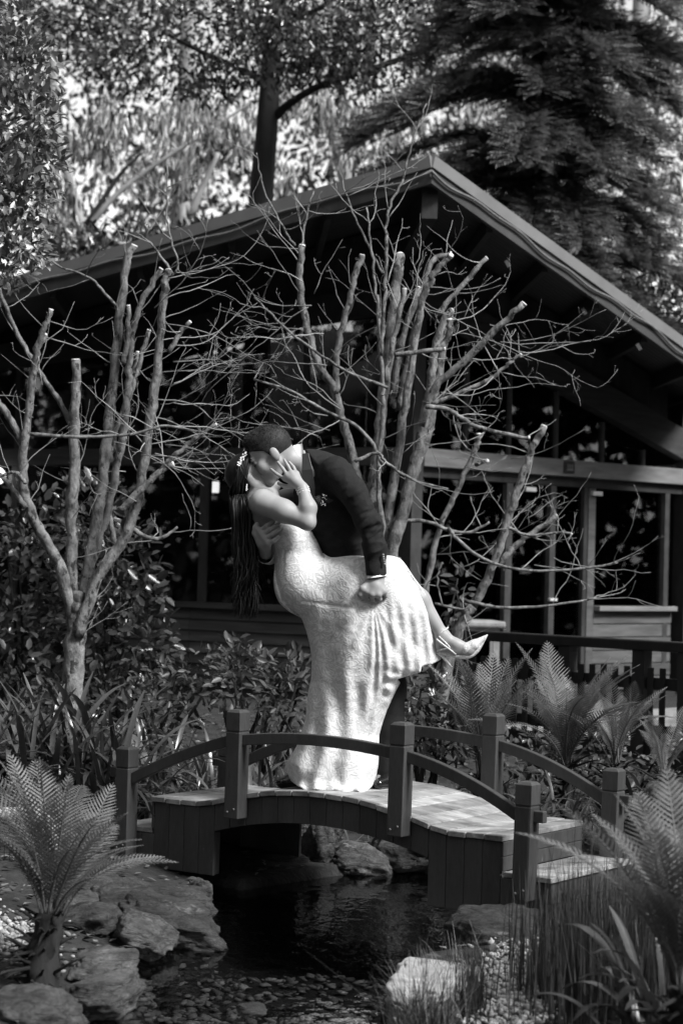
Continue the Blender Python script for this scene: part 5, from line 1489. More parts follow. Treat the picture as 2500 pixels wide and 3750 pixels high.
# ---------------------------------------------------------------- leafy plants
LEAF_V = np.array([(0, 0, 0), (0.21, 0.30, 0.05), (0.19, 0.68, 0.04), (0, 1, -0.06), (-0.19, 0.68, 0.04), (-0.21, 0.30, 0.05)], float)
LEAF_F = np.array([(0, 1, 2, 3), (0, 3, 4, 5)])
def leaf_mesh(w=1.0, name='leaf'):
    return mesh_np(LEAF_V * [w, 1, 1], LEAF_F, True, name)
def orient(d, nh):
    """rotation matrices with y along d and z near nh"""
    d = d / (np.linalg.norm(d, axis=1, keepdims=True) + 1e-9)
    x = np.cross(d, nh); x /= np.linalg.norm(x, axis=1, keepdims=True) + 1e-9
    z = np.cross(x, d)
    return np.stack([x, d, z], axis=2)
def place_leaf(me, mat_, parent, pos, Rm, s, name='leaf'):
    o = bpy.data.objects.new(name, me); COL.objects.link(o)
    m = Matrix(Rm.tolist()).to_4x4(); m = Matrix.Translation(pos.tolist()) @ m @ Matrix.Scale(float(s), 4)
    o.parent = parent
    o.matrix_parent_inverse = world_mat(parent).inverted()
    o.matrix_basis = m
    return o
def shrub(name, base, blobs, n, ll, w, mats, label, cat, seed, n_ind=120, group=None, stems=8, outward=0.9, hang=0.0, stem_mat='dark_bark', cull=None):
    """blobs: list of (centre, radii); leaves lie mostly near the skin of each blob"""
    rg = np.random.default_rng(seed)
    root = empty(name, base, label, cat, group)
    vol = np.array([r[0] * r[1] * r[2] for c, r in blobs]) ** (2 / 3); pick = rg.choice(len(blobs), n, p=vol / vol.sum())
    c = np.array([np.array(b[0]) for b in blobs])[pick]; r = np.array([b[1] for b in blobs])[pick]
    u = rg.normal(size=(n, 3)); u /= np.linalg.norm(u, axis=1, keepdims=True)
    rad = rg.uniform(0.25, 1, n) ** 0.5
    q = c + u * r * rad[:, None]
    jit = fbm(q[:, 0] * 6, q[:, 1] * 6, q[:, 2] * 6, 2, seed)
    keep = jit > -0.35
    if cull is not None: keep &= cull(q)
    q, u = q[keep], u[keep]; n = len(q)
    d = u * outward + rg.normal(size=(n, 3)) * 0.55 + np.array([0, -0.15, -hang])
    nh = np.array([0.15, -0.35, 1.0]) + rg.normal(size=(n, 3)) * 0.45
    Rm = orient(d, nh); s = ll * rg.uniform(0.6, 1.2, n)
    order = np.argsort(q[:, 1]); vis = order[:min(n_ind * 3, n)]; vis = rg.permutation(vis)[:n_ind]
    ind = np.zeros(n, bool); ind[vis] = True
    me = leaf_mesh(w); me.materials.append(M[mats[1]])
    for i in np.nonzero(ind)[0]: place_leaf(me, None, root, q[i], Rm[i], s[i])
    rest = ~ind
    new_obj('foliage', scatter_mesh(LEAF_V * [w, 1, 1], LEAF_F, q[rest], Rm[rest], s[rest][:, None]), M[mats[0]], root, 'stuff')
    st = []
    base = np.array(base)
    for k in range(stems):
        b = blobs[k % len(blobs)]; e = np.array(b[0]) + rg.uniform(-.5, .5, 3) * np.array(b[1])
        mid = base * 0.45 + e * 0.55 + rg.normal(size=3) * 0.08
        pts, rr = smooth_path([base + rg.normal(size=3) * [0.05, 0.05, 0], mid, e], [0.02, 0.012, 0.005], 5)
        st.append((pts, rr))
    for pts, rr in st: tubes('stem', [(pts, rr)], M[stem_mat], root, 6)
    return root
def gz(p): return float(ground_z(p[0], p[1]))
def base_at(px, D):
    p = P(px, 2600, D); return Vector((p.x, p.y, gz(p)))
def blob(px, py, D, rx, ry, rz): return (np.array(P(px, py, D)), (rx, ry, rz))
# dark glossy camellia behind the left tree
shrub('camellia_shrub', base_at(430, 13.2), [blob(470, 2330, 13.0, .30, .35, .40), blob(400, 2080, 13.2, .38, .4, .42), blob(540, 2380, 12.8, .20, .25, .22), blob(300, 2250, 13.3, .35, .35, .5), blob(340, 1880, 13.5, .28, .3, .3), blob(520, 2180, 13.0, .18, .25, .22)],
      2100, 0.085, 1.15, ('leaf_camellia', 'leaf_camellia_one'), 'dark glossy camellia bush right of the forked trunk against the lodge', 'shrub', 31, 160, stems=12)
shrub('camellia_shrub', base_at(60, 13.5), [blob(60, 2150, 13.4, .45, .4, .5), blob(20, 2350, 13.2, .4, .4, .35), blob(130, 1950, 13.6, .35, .35, .3)],
      1300, 0.085, 1.15, ('leaf_camellia', 'leaf_camellia_one'), 'dark glossy bush under the round wall lamp', 'shrub', 32, 80, stems=8)
shrub('low_shrub', base_at(560, 12.4), [blob(600, 2520, 12.3, .28, .3, .16), blob(740, 2480, 12.5, .25, .3, .2), blob(500, 2560, 12.2, .2, .3, .14)],
      620, 0.062, 0.9, ('leaf_rhodo', 'leaf_rhodo_one'), 'low leafy shrub at the foot of the camellia', 'shrub', 33, 90, stems=8)
shrub('rhododendron_shrub', base_at(920, 12.2), [blob(920, 2500, 12.1, .26, .3, .22), blob(1050, 2560, 12.0, .2, .3, .25), blob(860, 2420, 12.3, .16, .2, .16), blob(1080, 2450, 12.2, .12, .2, .12)],
      760, 0.075, 0.85, ('leaf_rhodo', 'leaf_rhodo_one'), 'leafy shrub with pointed leaves behind the gown', 'shrub', 34, 120, stems=12)
shrub('rhododendron_shrub', base_at(1540, 11.6), [blob(1540, 2620, 11.6, .22, .25, .3), blob(1500, 2480, 11.8, .15, .2, .18), blob(1640, 2680, 11.6, .2, .2, .22)],
      700, 0.075, 0.85, ('leaf_camellia', 'leaf_rhodo_one'), 'shady leafy shrub behind the dark trouser leg', 'shrub', 35, 90, stems=8)
shrub('deck_plant', base_at(1685, 13.6), [blob(1690, 2150, 13.6, .09, .1, .16), blob(1660, 2230, 13.6, .06, .1, .1)],
      60, 0.085, 1.2, ('leaf_rhodo', 'leaf_rhodo_one'), 'small broad leaved plant against the lodge corner by the leaning stem', 'plant', 36, 40, stems=3)
shrub('dark_shrub', base_at(200, 12.6), [blob(60, 2520, 12.6, .45, .3, .25), blob(330, 2560, 12.5, .4, .3, .2), blob(520, 2640, 12.2, .35, .3, .18)],
      1100, 0.075, 1.1, ('leaf_camellia', 'leaf_camellia_one'), 'low dark shrub between the forked trunk and the lodge wall', 'shrub', 37, 60, stems=8)
shrub('dark_shrub', base_at(2250, 12.4), [blob(2230, 2760, 12.0, .45, .3, .16), blob(1900, 2780, 12.0, .35, .3, .16), blob(2480, 2800, 11.6, .3, .3, .2)],
      900, 0.07, 1.0, ('leaf_camellia', 'leaf_camellia_one'), 'low dark shrub in front of the picket railing behind the ferns', 'shrub', 38, 60, stems=8)
# overhanging tree at the upper left
topb = [blob(60, 250, 10.6, .25, .4, .22), blob(90, 480, 10.4, .24, .4, .25), blob(40, 720, 10.4, .22, .4, .2), blob(110, 620, 10.7, .20, .3, .2), blob(60, 880, 10.5, .2, .35, .16), blob(20, 380, 10.8, .3, .4, .3), blob(70, 100, 10.7, .14, .3, .12), blob(-60, 600, 10.8, .3, .5, .5), blob(10, 985, 10.6, .16, .3, .1)]
tb_ = P(-260, 2600, 10.9); tb_.z = gz(tb_)
tl = shrub('overhanging_tree', tb_, topb, 4600, 0.064, 1.0, ('leaf_top', 'leaf_top_one'), 'dense small leaved tree overhanging the upper left of the lodge roof', 'tree', 40, 200, stems=0, stem_mat='bark')
for c_, r_ in topb:
    pts, rr = smooth_path([P(-200, 1000, 10.8), (np.array(P(-150, 700, 10.8)) + c_) / 2, c_], [0.03, 0.02, 0.006], 5)
    tubes('limb', [(pts, rr)], M['bark'], tl, 6)
pts, rr = smooth_path([tb_, P(-280, 1800, 10.9), P(-200, 1000, 10.8), P(-60, 500, 10.7)], [0.11, 0.08, 0.05, 0.02], 8)
tubes('trunk', [(pts, rr)], M['bark'], tl, 12)

# strap leaved clumps
def strap_mesh(th0, th1, w, seed, n=13, twist=0.0):
    """unit length, rises along z and arches over towards +y"""
    th = np.radians(th0 + (th1 - th0) * np.linspace(0, 1, n) ** 1.7); step = 1 / (n - 1)
    y = np.concatenate([[0], np.cumsum(np.sin(th[:-1]) * step)]); z = np.concatenate([[0], np.cumsum(np.cos(th[:-1]) * step)])
    t = np.linspace(0, 1, n); ww = w * np.clip(0.6 + 1.0 * t, 0, 1) * np.sqrt(np.clip((1 - t) * 6, 0.03, 1))
    V = []
    for i in range(n):
        ny, nz = -np.cos(th[i]), np.sin(th[i])
        a = twist * t[i]
        V += [(-ww[i] / 2 * math.cos(a), y[i] + 0.10 * ww[i] * -ny * -1 + ww[i] * .5 * math.sin(a), z[i] + 0.18 * ww[i] * nz), (0, y[i], z[i]),
              (ww[i] / 2 * math.cos(a), y[i] - ww[i] * .5 * math.sin(a), z[i] + 0.18 * ww[i] * nz)]
    F = []
    for i in range(n - 1):
        for j in (0, 1): F.append((3 * i + j, 3 * i + j + 1, 3 * i + 4 + j, 3 * i + 3 + j))
    return mesh_np(np.array(V), np.array(F), True, 'leaf')
STRAPS = []
for k, (a, b_, w) in enumerate(((5, 80, .040), (12, 125, .045), (20, 150, .048), (28, 165, .048), (6, 45, .038), (35, 140, .048), (42, 165, .048))):
    me = strap_mesh(a, b_, w, k, twist=(k % 3 - 1) * 0.5); me.materials.append(M['leaf_strap']); STRAPS.append(me)
def strap_clump(name, base, n, lmin, lmax, label, seed, group=None, which=None, spread=0.12, az0=0, az1=6.283, wsc=1.0, mat_=None, cat='plant'):
    rr_ = random.Random(seed); root = empty(name, base, label, cat, group)
    for i in range(n):
        me = STRAPS[rr_.choice(which or range(len(STRAPS)))]
        L = rr_.uniform(lmin, lmax)
        o = bpy.data.objects.new('leaf', me); COL.objects.link(o)
        p = Vector(base) + Vector((rr_.gauss(0, spread), rr_.gauss(0, spread), 0)); p.z = gz(p) - 0.01
        o.parent = root; o.matrix_parent_inverse = world_mat(root).inverted()
        o.matrix_basis = Matrix.Translation(p) @ Matrix.Rotation(rr_.uniform(az0, az1), 4, 'Z') @ Matrix.Rotation(rr_.gauss(0, .15), 4, 'X') @ Matrix.Diagonal((L * wsc * rr_.uniform(.8, 1.2), L, L, 1))
        if mat_:
            o.material_slots[0].link = 'OBJECT'; o.material_slots[0].material = M[mat_]
    return root
G = 'strap leaved clumps behind the bridge'
def bD(px, D): p = P(px, 2800, D); return Vector((p.x, p.y, gz(p)))
strap_clump('agapanthus_clump', bD(190, 11.0), 260, 0.5, 0.9, 'big clump of arching strap leaves around the forked trunk', 51, G, spread=0.22)
strap_clump('agapanthus_clump', bD(-30, 10.9), 150, 0.5, 0.8, 'arching strap leaves behind the white pipe frame', 52, G, spread=0.18)
strap_clump('agapanthus_clump', bD(390, 10.8), 180, 0.45, 0.75, 'strap leaved clump behind the lowest capped bridge post', 53, G, spread=0.16)
strap_clump('agapanthus_clump', bD(640, 11.4), 70, 0.35, 0.6, 'sparse upright strap leaves behind the left bridge rail', 54, G, which=[0, 1, 4, 5, 2], spread=0.25)
strap_clump('agapanthus_clump', bD(860, 11.3), 64, 0.35, 0.58, 'upright strap leaves between the rail post and the gown', 55, G, which=[0, 1, 4, 2], spread=0.2)
strap_clump('agapanthus_clump', bD(1040, 11.4), 60, 0.3, 0.5, 'strap leaves crowding behind the trailing gown', 56, G, spread=0.2)
strap_clump('agapanthus_clump', bD(1640, 10.9), 70, 0.3, 0.5, 'strap leaved clump under the ferns behind the far rail', 57, G, which=[1, 2, 3, 5], spread=0.22)
strap_clump('agapanthus_clump', bD(2020, 10.7), 70, 0.3, 0.5, 'strap leaved clump at the foot of the fern bank by the far capped post', 58, G, which=[1, 2, 3, 5, 0], spread=0.25)
strap_clump('agapanthus_clump', bD(2330, 10.8), 70, 0.35, 0.55, 'strap leaved clump before the picket railing', 59, G, which=[0, 1, 2, 5], spread=0.22)
# foreground strap plant at the lower right, out of focus
b_ = PG(2370, 3860, 0.12)
strap_clump('broad_strap_plant', Vector((b_.x, b_.y, 0.12)), 22, 0.28, 0.5, 'broad strap leaved plant among the rushes', 60, None, which=[0, 1, 1, 4, 5], spread=0.035, az0=0.2, az1=2.6, wsc=1.7)

# ferns
def frond_mesh(th0, th1, seed, npin=31, plen=0.18):
    rr_ = random.Random(seed); n = 14
    th = np.radians(np.linspace(th0, th1, n)); step = 1 / (n - 1)
    y = np.concatenate([[0], np.cumsum(np.sin(th[:-1]) * step)]); z = np.concatenate([[0], np.cumsum(np.cos(th[:-1]) * step)])
    c = np.stack([0 * y, y, z], 1)
    V0, Q0, T0 = tube_np(c, np.linspace(0.009, 0.002, n), 5)
    V = [V0]; Q = [Q0]; off = len(V0)
    for i in range(npin):
        t = 0.14 + 0.85 * i / npin
        k = t * (n - 1); i0 = int(k); fr = k - i0
        p = c[i0] * (1 - fr) + c[min(i0 + 1, n - 1)] * fr
        a = th[min(i0, n - 1)]
        tang = np.array([0, math.sin(a), math.cos(a)]); nor = np.array([0, -math.cos(a), math.sin(a)])
        prof = math.sin(min(1, (t - 0.08) / 0.5) * math.pi / 2) * (1 - max(0, (t - 0.55) / 0.47) ** 1.6)
        L = plen * max(0.12, prof) * rr_.uniform(0.9, 1.08)
        for sd in (-1, 1):
            fw = 0.35 + 0.55 * t
            d = nrm(np.array([sd, 0, 0]) + tang * fw + nor * 0.25)
            e = nrm(np.array([sd, 0, 0]) + tang * (fw + 0.25) - nor * 0.25)
            wv = tang * 0.0068
            m_ = p + d * L * 0.5; tip = m_ + e * L * 0.5
            V.append(np.array([p - wv * .7, p + wv * .7, m_ + wv, m_ - wv, tip + wv * .15, tip - wv * .15]))
            Q.append(np.array([(0, 1, 2, 3), (3, 2, 4, 5)]) + off); off += 6
    return mesh_np(np.concatenate(V), [np.concatenate(Q), T0], True, 'frond')
FROND = [frond_mesh(*a) for a in ((4, 40, 1), (12, 62, 2), (22, 85, 3), (34, 100, 4), (48, 118, 5))]
def fern(name, base, top, n, lmin, lmax, label, seed, mat_, elev=None, trunk_r=0.0, group=None, trunk_mat='dark_bark', wide=1.0, right_low=False):
    """fronds spring from top; a short shaggy trunk stands under it"""
    rr_ = random.Random(seed); root = empty(name, base, label, 'fern', group)
    base = Vector(base); top = Vector(top)
    if trunk_r:
        pts, r_ = smooth_path([base - Vector((0, 0, .05)), base.lerp(top, .5) + Vector((.01, 0, 0)), top], [trunk_r * 1.15, trunk_r, trunk_r * 0.9], 8)
        V_, Q_, T_ = tube_np(pts, r_, 18)
        V_ += (0.3 * trunk_r * fbm(V_[:, 0] * 40, V_[:, 1] * 40, V_[:, 2] * 25, 3))[:, None] * np.array([1, 1, .2])
        tr = new_obj('trunk', mesh_np(V_, [Q_, T_]), M[trunk_mat], root)
        for i in range(70):            # old frond stubs
            t = rr_.uniform(0.1, 1); a = rr_.uniform(0, 6.28); p = base.lerp(top, t); d = Vector((math.cos(a), math.sin(a), rr_.uniform(-.2, .9))).normalized()
            L = rr_.uniform(0.03, 0.08)
            if rr_.random() < .2: L *= 1.9
            q0 = p + Vector((math.cos(a), math.sin(a), 0)) * trunk_r * .6
            tubes('stub', [(np.array([q0[:], (q0 + d * L)[:], (q0 + d * L * 1.5 + Vector((0, 0, -.01)))[:]]), [0.008, 0.005, 0.0015])], M[trunk_mat], tr, 5)
    for i in range(n):
        k = rr_.choice(elev or range(5)); L = rr_.uniform(lmin, lmax)
        az = 6.283 * (i * 0.381966 + rr_.uniform(-.05, .05))
        if right_low and -math.sin(az) > 0.35: k = rr_.choice([1, 2, 3]); L *= 0.82
        o = bpy.data.objects.new('frond', FROND[k]); COL.objects.link(o)
        if not FROND[k].materials: FROND[k].materials.append(M[mat_])
        o.parent = root; o.matrix_parent_inverse = world_mat(root).inverted()
        o.matrix_basis = Matrix.Translation(top + Vector((rr_.gauss(0, .015), rr_.gauss(0, .015), rr_.uniform(-.03, .01)))) @ Matrix.Rotation(az, 4, 'Z') @ Matrix.Rotation(rr_.gauss(0, .12), 4, 'Y') @ Matrix.Diagonal((L * wide, L, L, 1))
        o.material_slots[0].link = 'OBJECT'; o.material_slots[0].material = M[mat_]
    return root
p0 = P(120, 3600, 7.05); p0.z = 0.05; p1 = P(185, 3350, 7.1)
fern('tree_fern', p0, p1, 38, 0.46, 0.68, 'small tree fern with a shaggy black trunk on the pond bank', 71, 'leaf_fern', elev=[0, 0, 1, 1, 2, 2, 3], trunk_r=0.055, wide=1.0, right_low=True)
GF = 'ferns in the bank behind the bridge'
for i, (px, D, top_py, n, l0, l1, lab, el) in enumerate((
        (1760, 11.3, 2830, 22, .55, .8, 'upright fern rising behind the raised heeled foot', [0, 0, 0, 1, 1]),
        (2070, 11.0, 2800, 32, .5, .76, 'wide fern in front of the deck railing', [0, 0, 1, 1, 2, 3]),
        (2250, 10.9, 2800, 16, .38, .56, 'small fern beside the far capped post', [0, 1, 1, 2]),
        (2430, 10.4, 2830, 11, .28, .42, 'little fern at the edge of the bank near the weathered boulder', [0, 1, 2]))):
    t_ = P(px, top_py, D); b_ = Vector((t_.x, t_.y, gz(t_)))
    fern('fern', b_, t_, n, l0, l1, lab, 80 + i, 'leaf_fern_dim', elev=el, trunk_r=0.03, group=GF)
# blurred fern close to the camera, lower right
t_ = P(2500, 3600, 5.8); b_ = Vector((t_.x, t_.y, gz(t_)))
fern('fern', b_, t_, 44, 0.36, 0.66, 'feathery fern towering over the rushes by the bridge step', 90, 'leaf_fern_dim', elev=[0, 0, 1, 1, 2], trunk_r=0.04)

# rushes and grass tufts: thin blades nobody could count
def blades(name, label, cat, base_fn, n, lmin, lmax, w, mat_, seed, lean=0.12, curve=0.25):
    rg = np.random.default_rng(seed)
    b = np.array([base_fn(rg) for _ in range(n)]); b[:, 2] = ground_z(b[:, 0], b[:, 1]) - 0.01
    L = rg.uniform(lmin, lmax, n); az = rg.uniform(0, 6.283, n); ln = np.abs(rg.normal(0, lean, n)); cv = np.abs(rg.normal(0, curve, n))
    dirs = np.stack([np.cos(az), np.sin(az), 0 * az], 1); sd = np.stack([-np.sin(az), np.cos(az), 0 * az], 1)
    t = np.linspace(0, 1, 6)
    V = []
    for k in t:
        c = b + dirs * (L * (ln * k + cv * k * k * 0.6))[:, None] + np.array([0, 0, 1]) * (L * k * (1 - 0.35 * cv * k))[:, None]
        ww = w * (1 - k * 0.85)
        V += [c - sd * ww, c + sd * ww]
    V = np.stack(V, 1).reshape(-1, 3); m = 12
    F = np.concatenate([np.array([[2 * i, 2 * i + 1, 2 * i + 3, 2 * i + 2]]) for i in range(5)])
    F = (F[None] + (np.arange(n) * m)[:, None, None]).reshape(-1, 4)
    root = empty(name, b.mean(axis=0), label, cat)
    new_obj('blades', mesh_np(V, F), M[mat_], root, 'stuff')
    return root
c_ = PG(2090, 3700, 0.1)
blades('rush_clump', 'tall clump of dark upright rushes in front of the bridge step', 'rushes', lambda r: (c_.x + 0.09 + r.normal(0.03, 0.12), c_.y + r.normal(0.05, 0.25), 0), 2300, 0.12, 0.42, 0.0032, 'leaf_reed', 5, 0.10, 0.08)
blades('rush_clump', 'sparse taller rushes standing out above the dark rush clump', 'rushes', lambda r: (c_.x + 0.02 + r.normal(0.0, 0.11), c_.y + r.normal(0.05, 0.2), 0), 150, 0.4, 0.62, 0.0026, 'leaf_reed', 15, 0.12, 0.1)
c2 = PG(1560, 3745, 0.1)
blades('grass_tuft', 'arching grass tuft growing against the pale flat topped stone', 'grass', lambda r: (c2.x + r.normal(0, 0.055), c2.y + r.normal(-0.05, 0.06), 0), 300, 0.14, 0.30, 0.0028, 'leaf_grass', 6, 0.35, 0.5)
c3 = PG(1730, 3690, 0.1)
blades('grass_tuft', 'narrow dark upright grass tuft beside the pale slab', 'grass', lambda r: (c3.x + r.normal(0, 0.025), c3.y + r.normal(0, 0.05), 0), 150, 0.16, 0.30, 0.0026, 'leaf_reed', 7, 0.12, 0.1)
c4_ = PG(1640, 3560, 0.1)
blades('grass_tuft', 'thin grass tuft at the water edge above the pale stone', 'grass', lambda r: (c4_.x + r.normal(0, 0.08), c4_.y + r.normal(0, 0.08), 0), 130, 0.08, 0.2, 0.0022, 'leaf_grass', 8, 0.35, 0.4)
blades('ground_cover', 'low weeds and fallen leaves on the bank behind the bridge', 'ground cover', lambda r: (r.uniform(-1.6, 1.6), r.uniform(10.5, 12.4), 0), 1600, 0.04, 0.12, 0.006, 'leaf_rhodo', 9, 0.6, 0.6)['kind'] = 'stuff'

# white pipe frame with dark netting, half hidden by the tree fern
q0, q1, q2 = P(-60, 2985, 9.6), P(165, 2975, 9.6), P(190, 3150, 9.6)
wp = empty('pipe_frame', (q2.x, q2.y, gz(q2)), 'white bent pipe frame with dark netting behind the tree fern', 'frame')
pts, r_ = smooth_path([q0, P(60, 2978, 9.6), P(140, 2985, 9.6), P(182, 3030, 9.6), Vector((q2.x, q2.y, q2.z)), Vector((q2.x, q2.y, gz(q2)))], [0.03] * 6, 7)
tubes('pipe', [(pts, r_)], M['white_pipe'], wp, 14)
nl = []
for i in range(12):
    a = P(-60 + i * 20, 3010, 9.6); nl.append((np.array([a[:], (a.x, a.y, gz(a))]), 0.002))
for j in range(6):
    a = P(-60, 3020 + j * 25, 9.6); b_ = P(180, 3020 + j * 25, 9.6); nl.append((np.array([a[:], b_[:]]), 0.002))
tubes('netting', nl, M['netting'], wp, 4, kind='stuff')
# fallen flower on the water, and bark bits on the bank
fp = PG(440, 3690, 0.008)
fl = empty('fallen_flower', fp, 'pale fallen flower floating by the stepped slate rock', 'flower')
me = leaf_mesh(1.6, 'petal'); me.materials.append(M['white_pipe'])
for k_ in range(5):
    a = k_ * 1.257; place_leaf(me, None, fl, np.array(fp), orient(np.array([[math.cos(a), math.sin(a), 0.08]]), np.array([[0, 0, 1.0]]))[0], 0.05, 'petal')
tubes('flower_stalk', [smooth_path([fp, fp + Vector((0, 0, 0.03)), fp + Vector((-0.01, 0.0, 0.06))], [0.006, 0.004, 0.003], 4)], M['white_pipe'], fl, 6)
# ---------------------------------------------------------------- trees behind the lodge
FR_ = np.random.default_rng(77)
def crown(root, blobs, n, ll, w, mat_, seed, hang=0.0, clump=0.0, flat=0.5, gaps=-0.5, freq=1.2):
    rg = np.random.default_rng(seed)
    vol = np.array([r[0] * r[1] * r[2] for c, r in blobs]); pick = rg.choice(len(blobs), n, p=vol / vol.sum())
    c = np.array([np.array(b[0]) for b in blobs])[pick]; r = np.array([b[1] for b in blobs])[pick]
    u = rg.normal(size=(n, 3)); u /= np.linalg.norm(u, axis=1, keepdims=True)
    q = c + u * r * (rg.uniform(0, 1, n) ** 0.45)[:, None]
    k = fbm(q[:, 0] * freq, q[:, 1] * freq, q[:, 2] * freq, 3, seed) > gaps
    if hang > 1: k &= fbm(q[:, 0] * 0.9, q[:, 1] * 0.5, q[:, 2] * 0.9, 2, seed + 40) > -0.08
    q, u = q[k], u[k]; n = len(q)
    if hang: d = np.array([0, 0, -1.0]) * hang + rg.normal(size=(n, 3)) * 0.33; nh = rg.normal(size=(n, 3)) + np.array([0.3, -0.8, 0.2])
    else: d = u * 0.6 + rg.normal(size=(n, 3)) * 0.7; nh = np.array([0.1, -0.3, 1.0]) + rg.normal(size=(n, 3)) * flat
    s = ll * rg.uniform(0.55, 1.3, n)
    return new_obj('crown', scatter_mesh(LEAF_V * [w, 1, 1], LEAF_F, q, orient(d, nh), s[:, None]), M[mat_], root, 'stuff')
def trunk_px(root, pts_px, D, r0, r1, mat_, name='trunk', dd=0.0, ground=False):
    pts = [P(x, y, D + dd * i / len(pts_px)) for i, (x, y) in enumerate(pts_px)]
    if ground: pts = [Vector((pts[0].x, pts[0].y, 0.2))] + pts
    p, r = smooth_path(pts, np.linspace(r0, r1, len(pts)), 6)
    return tubes(name, [(p, r)], M[mat_], root, 10)
def forest_tree(name, D, px, label, group=None):
    p = P(px, 2000, D); return empty(name, (p.x, p.y, 0.3), label, 'tree', group)
# tall dark broadleaf tree: black trunk, canopy over the top of the frame
t1 = forest_tree('dark_broadleaf_tree', 25, 960, 'tall tree with a straight black trunk rising behind the lodge roof')
trunk_px(t1, [(945, 1200), (955, 750), (975, 500), (995, 200), (1010, -200)], 25, .19, .11, 'dark_bark', ground=True)
trunk_px(t1, [(1005, 430), (1060, 380), (1180, 310), (1400, 240), (1620, 150)], 25, .06, .03, 'dark_bark', 'limb', dd=-1)
trunk_px(t1, [(985, 330), (900, 260), (760, 200), (600, 120)], 25, .05, .02, 'dark_bark', 'limb', dd=-1)
trunk_px(t1, [(1000, 100), (1150, 40), (1300, -60)], 25, .05, .02, 'dark_bark', 'limb', dd=-1)
crown(t1, [blob(600, 130, 24.5, 1.5, 1.2, .75), blob(980, 90, 24, 1.4, 1.2, .75), blob(1350, 130, 24, 1.3, 1.2, .65), blob(1250, 280, 24.3, .9, .8, .30), blob(760, 290, 24.6, .9, .8, .28), blob(1700, 60, 24.5, 1.2, 1.0, .7), blob(330, 60, 24.8, 1.2, 1.0, .65), blob(1080, 220, 24, .8, .6, .35)],
      20000, 0.095, 0.9, 'leaf_dark', 1, gaps=0.0, flat=0.9, freq=2.2)
# pale trunked eucalypts with hanging leaves
GE = 'pale eucalypts with hanging leaves behind the lodge'
t2 = forest_tree('eucalyptus_tree', 33, 360, 'broad eucalypt trunk with drooping bright leaves behind the left roof slope', GE)
trunk_px(t2, [(640, 1100), (672, 700), (680, 400), (690, 100), (700, -300)], 33, .19, .13, 'pale_bark', ground=True)
crown(t2, [blob(680, 620, 32, 1.5, 1.5, 1.1), blob(560, 820, 31, 1.4, 1.2, .7), blob(800, 800, 31.5, 1.2, 1.2, .8), blob(820, 480, 32, 1.1, 1.2, .7)], 15000, 0.21, 0.32, 'leaf_euc', 2, hang=1.3, gaps=0.05, freq=2.6)
t3 = forest_tree('eucalyptus_tree', 34, 1200, 'eucalypt with bright drooping leaves right of the black trunk', GE)
trunk_px(t3, [(1330, 1000), (1260, 640), (1180, 300), (1150, -200)], 34, .16, .10, 'pale_bark', ground=True)
crown(t3, [blob(1180, 560, 33, 1.4, 1.3, 1.0), blob(1380, 520, 33, 1.2, 1.3, .9), blob(1560, 480, 33.5, 1.1, 1.2, .9), blob(1100, 420, 33, 1.0, 1.0, .7), blob(1250, 700, 33, 1.2, 1, .6)], 15000, 0.21, 0.32, 'leaf_euc', 3, hang=1.3, gaps=0.05, freq=2.6)
t4 = forest_tree('eucalyptus_tree', 29, 200, 'slim pale trunked eucalypt at the edge of the overhanging tree', GE)
trunk_px(t4, [(330, 1100), (290, 800), (205, 480), (195, 200), (190, -200)], 29, .085, .06, 'pale_bark', ground=True)
trunk_px(t4, [(300, 860), (420, 720), (560, 610), (760, 480), (960, 350)], 29, .05, .015, 'pale_bark', 'limb')
trunk_px(t4, [(250, 900), (330, 800), (440, 640), (520, 560)], 29, .05, .02, 'dark_bark', 'limb')
crown(t4, [blob(330, 640, 29.5, .8, 1, .8), blob(280, 420, 29.5, .8, 1, .6), blob(400, 900, 29, .9, .8, .5), blob(250, 820, 29, .5, .6, .6)], 6500, 0.2, 0.34, 'leaf_euc', 4, hang=1.3, gaps=0.05, freq=2.6)
t5 = forest_tree('broken_trunk_tree', 27, 680, 'short pale leaning trunk just above the roof edge behind the twigs')
trunk_px(t5, [(660, 900), (700, 780), (740, 690), (800, 560)], 27, .09, .03, 'pale_bark', ground=True)
crown(t5, [blob(800, 540, 27.5, .6, .5, .4), blob(720, 700, 27.5, .5, .5, .3)], 900, 0.17, 0.42, 'leaf_euc', 6, hang=1.0, gaps=-0.2)
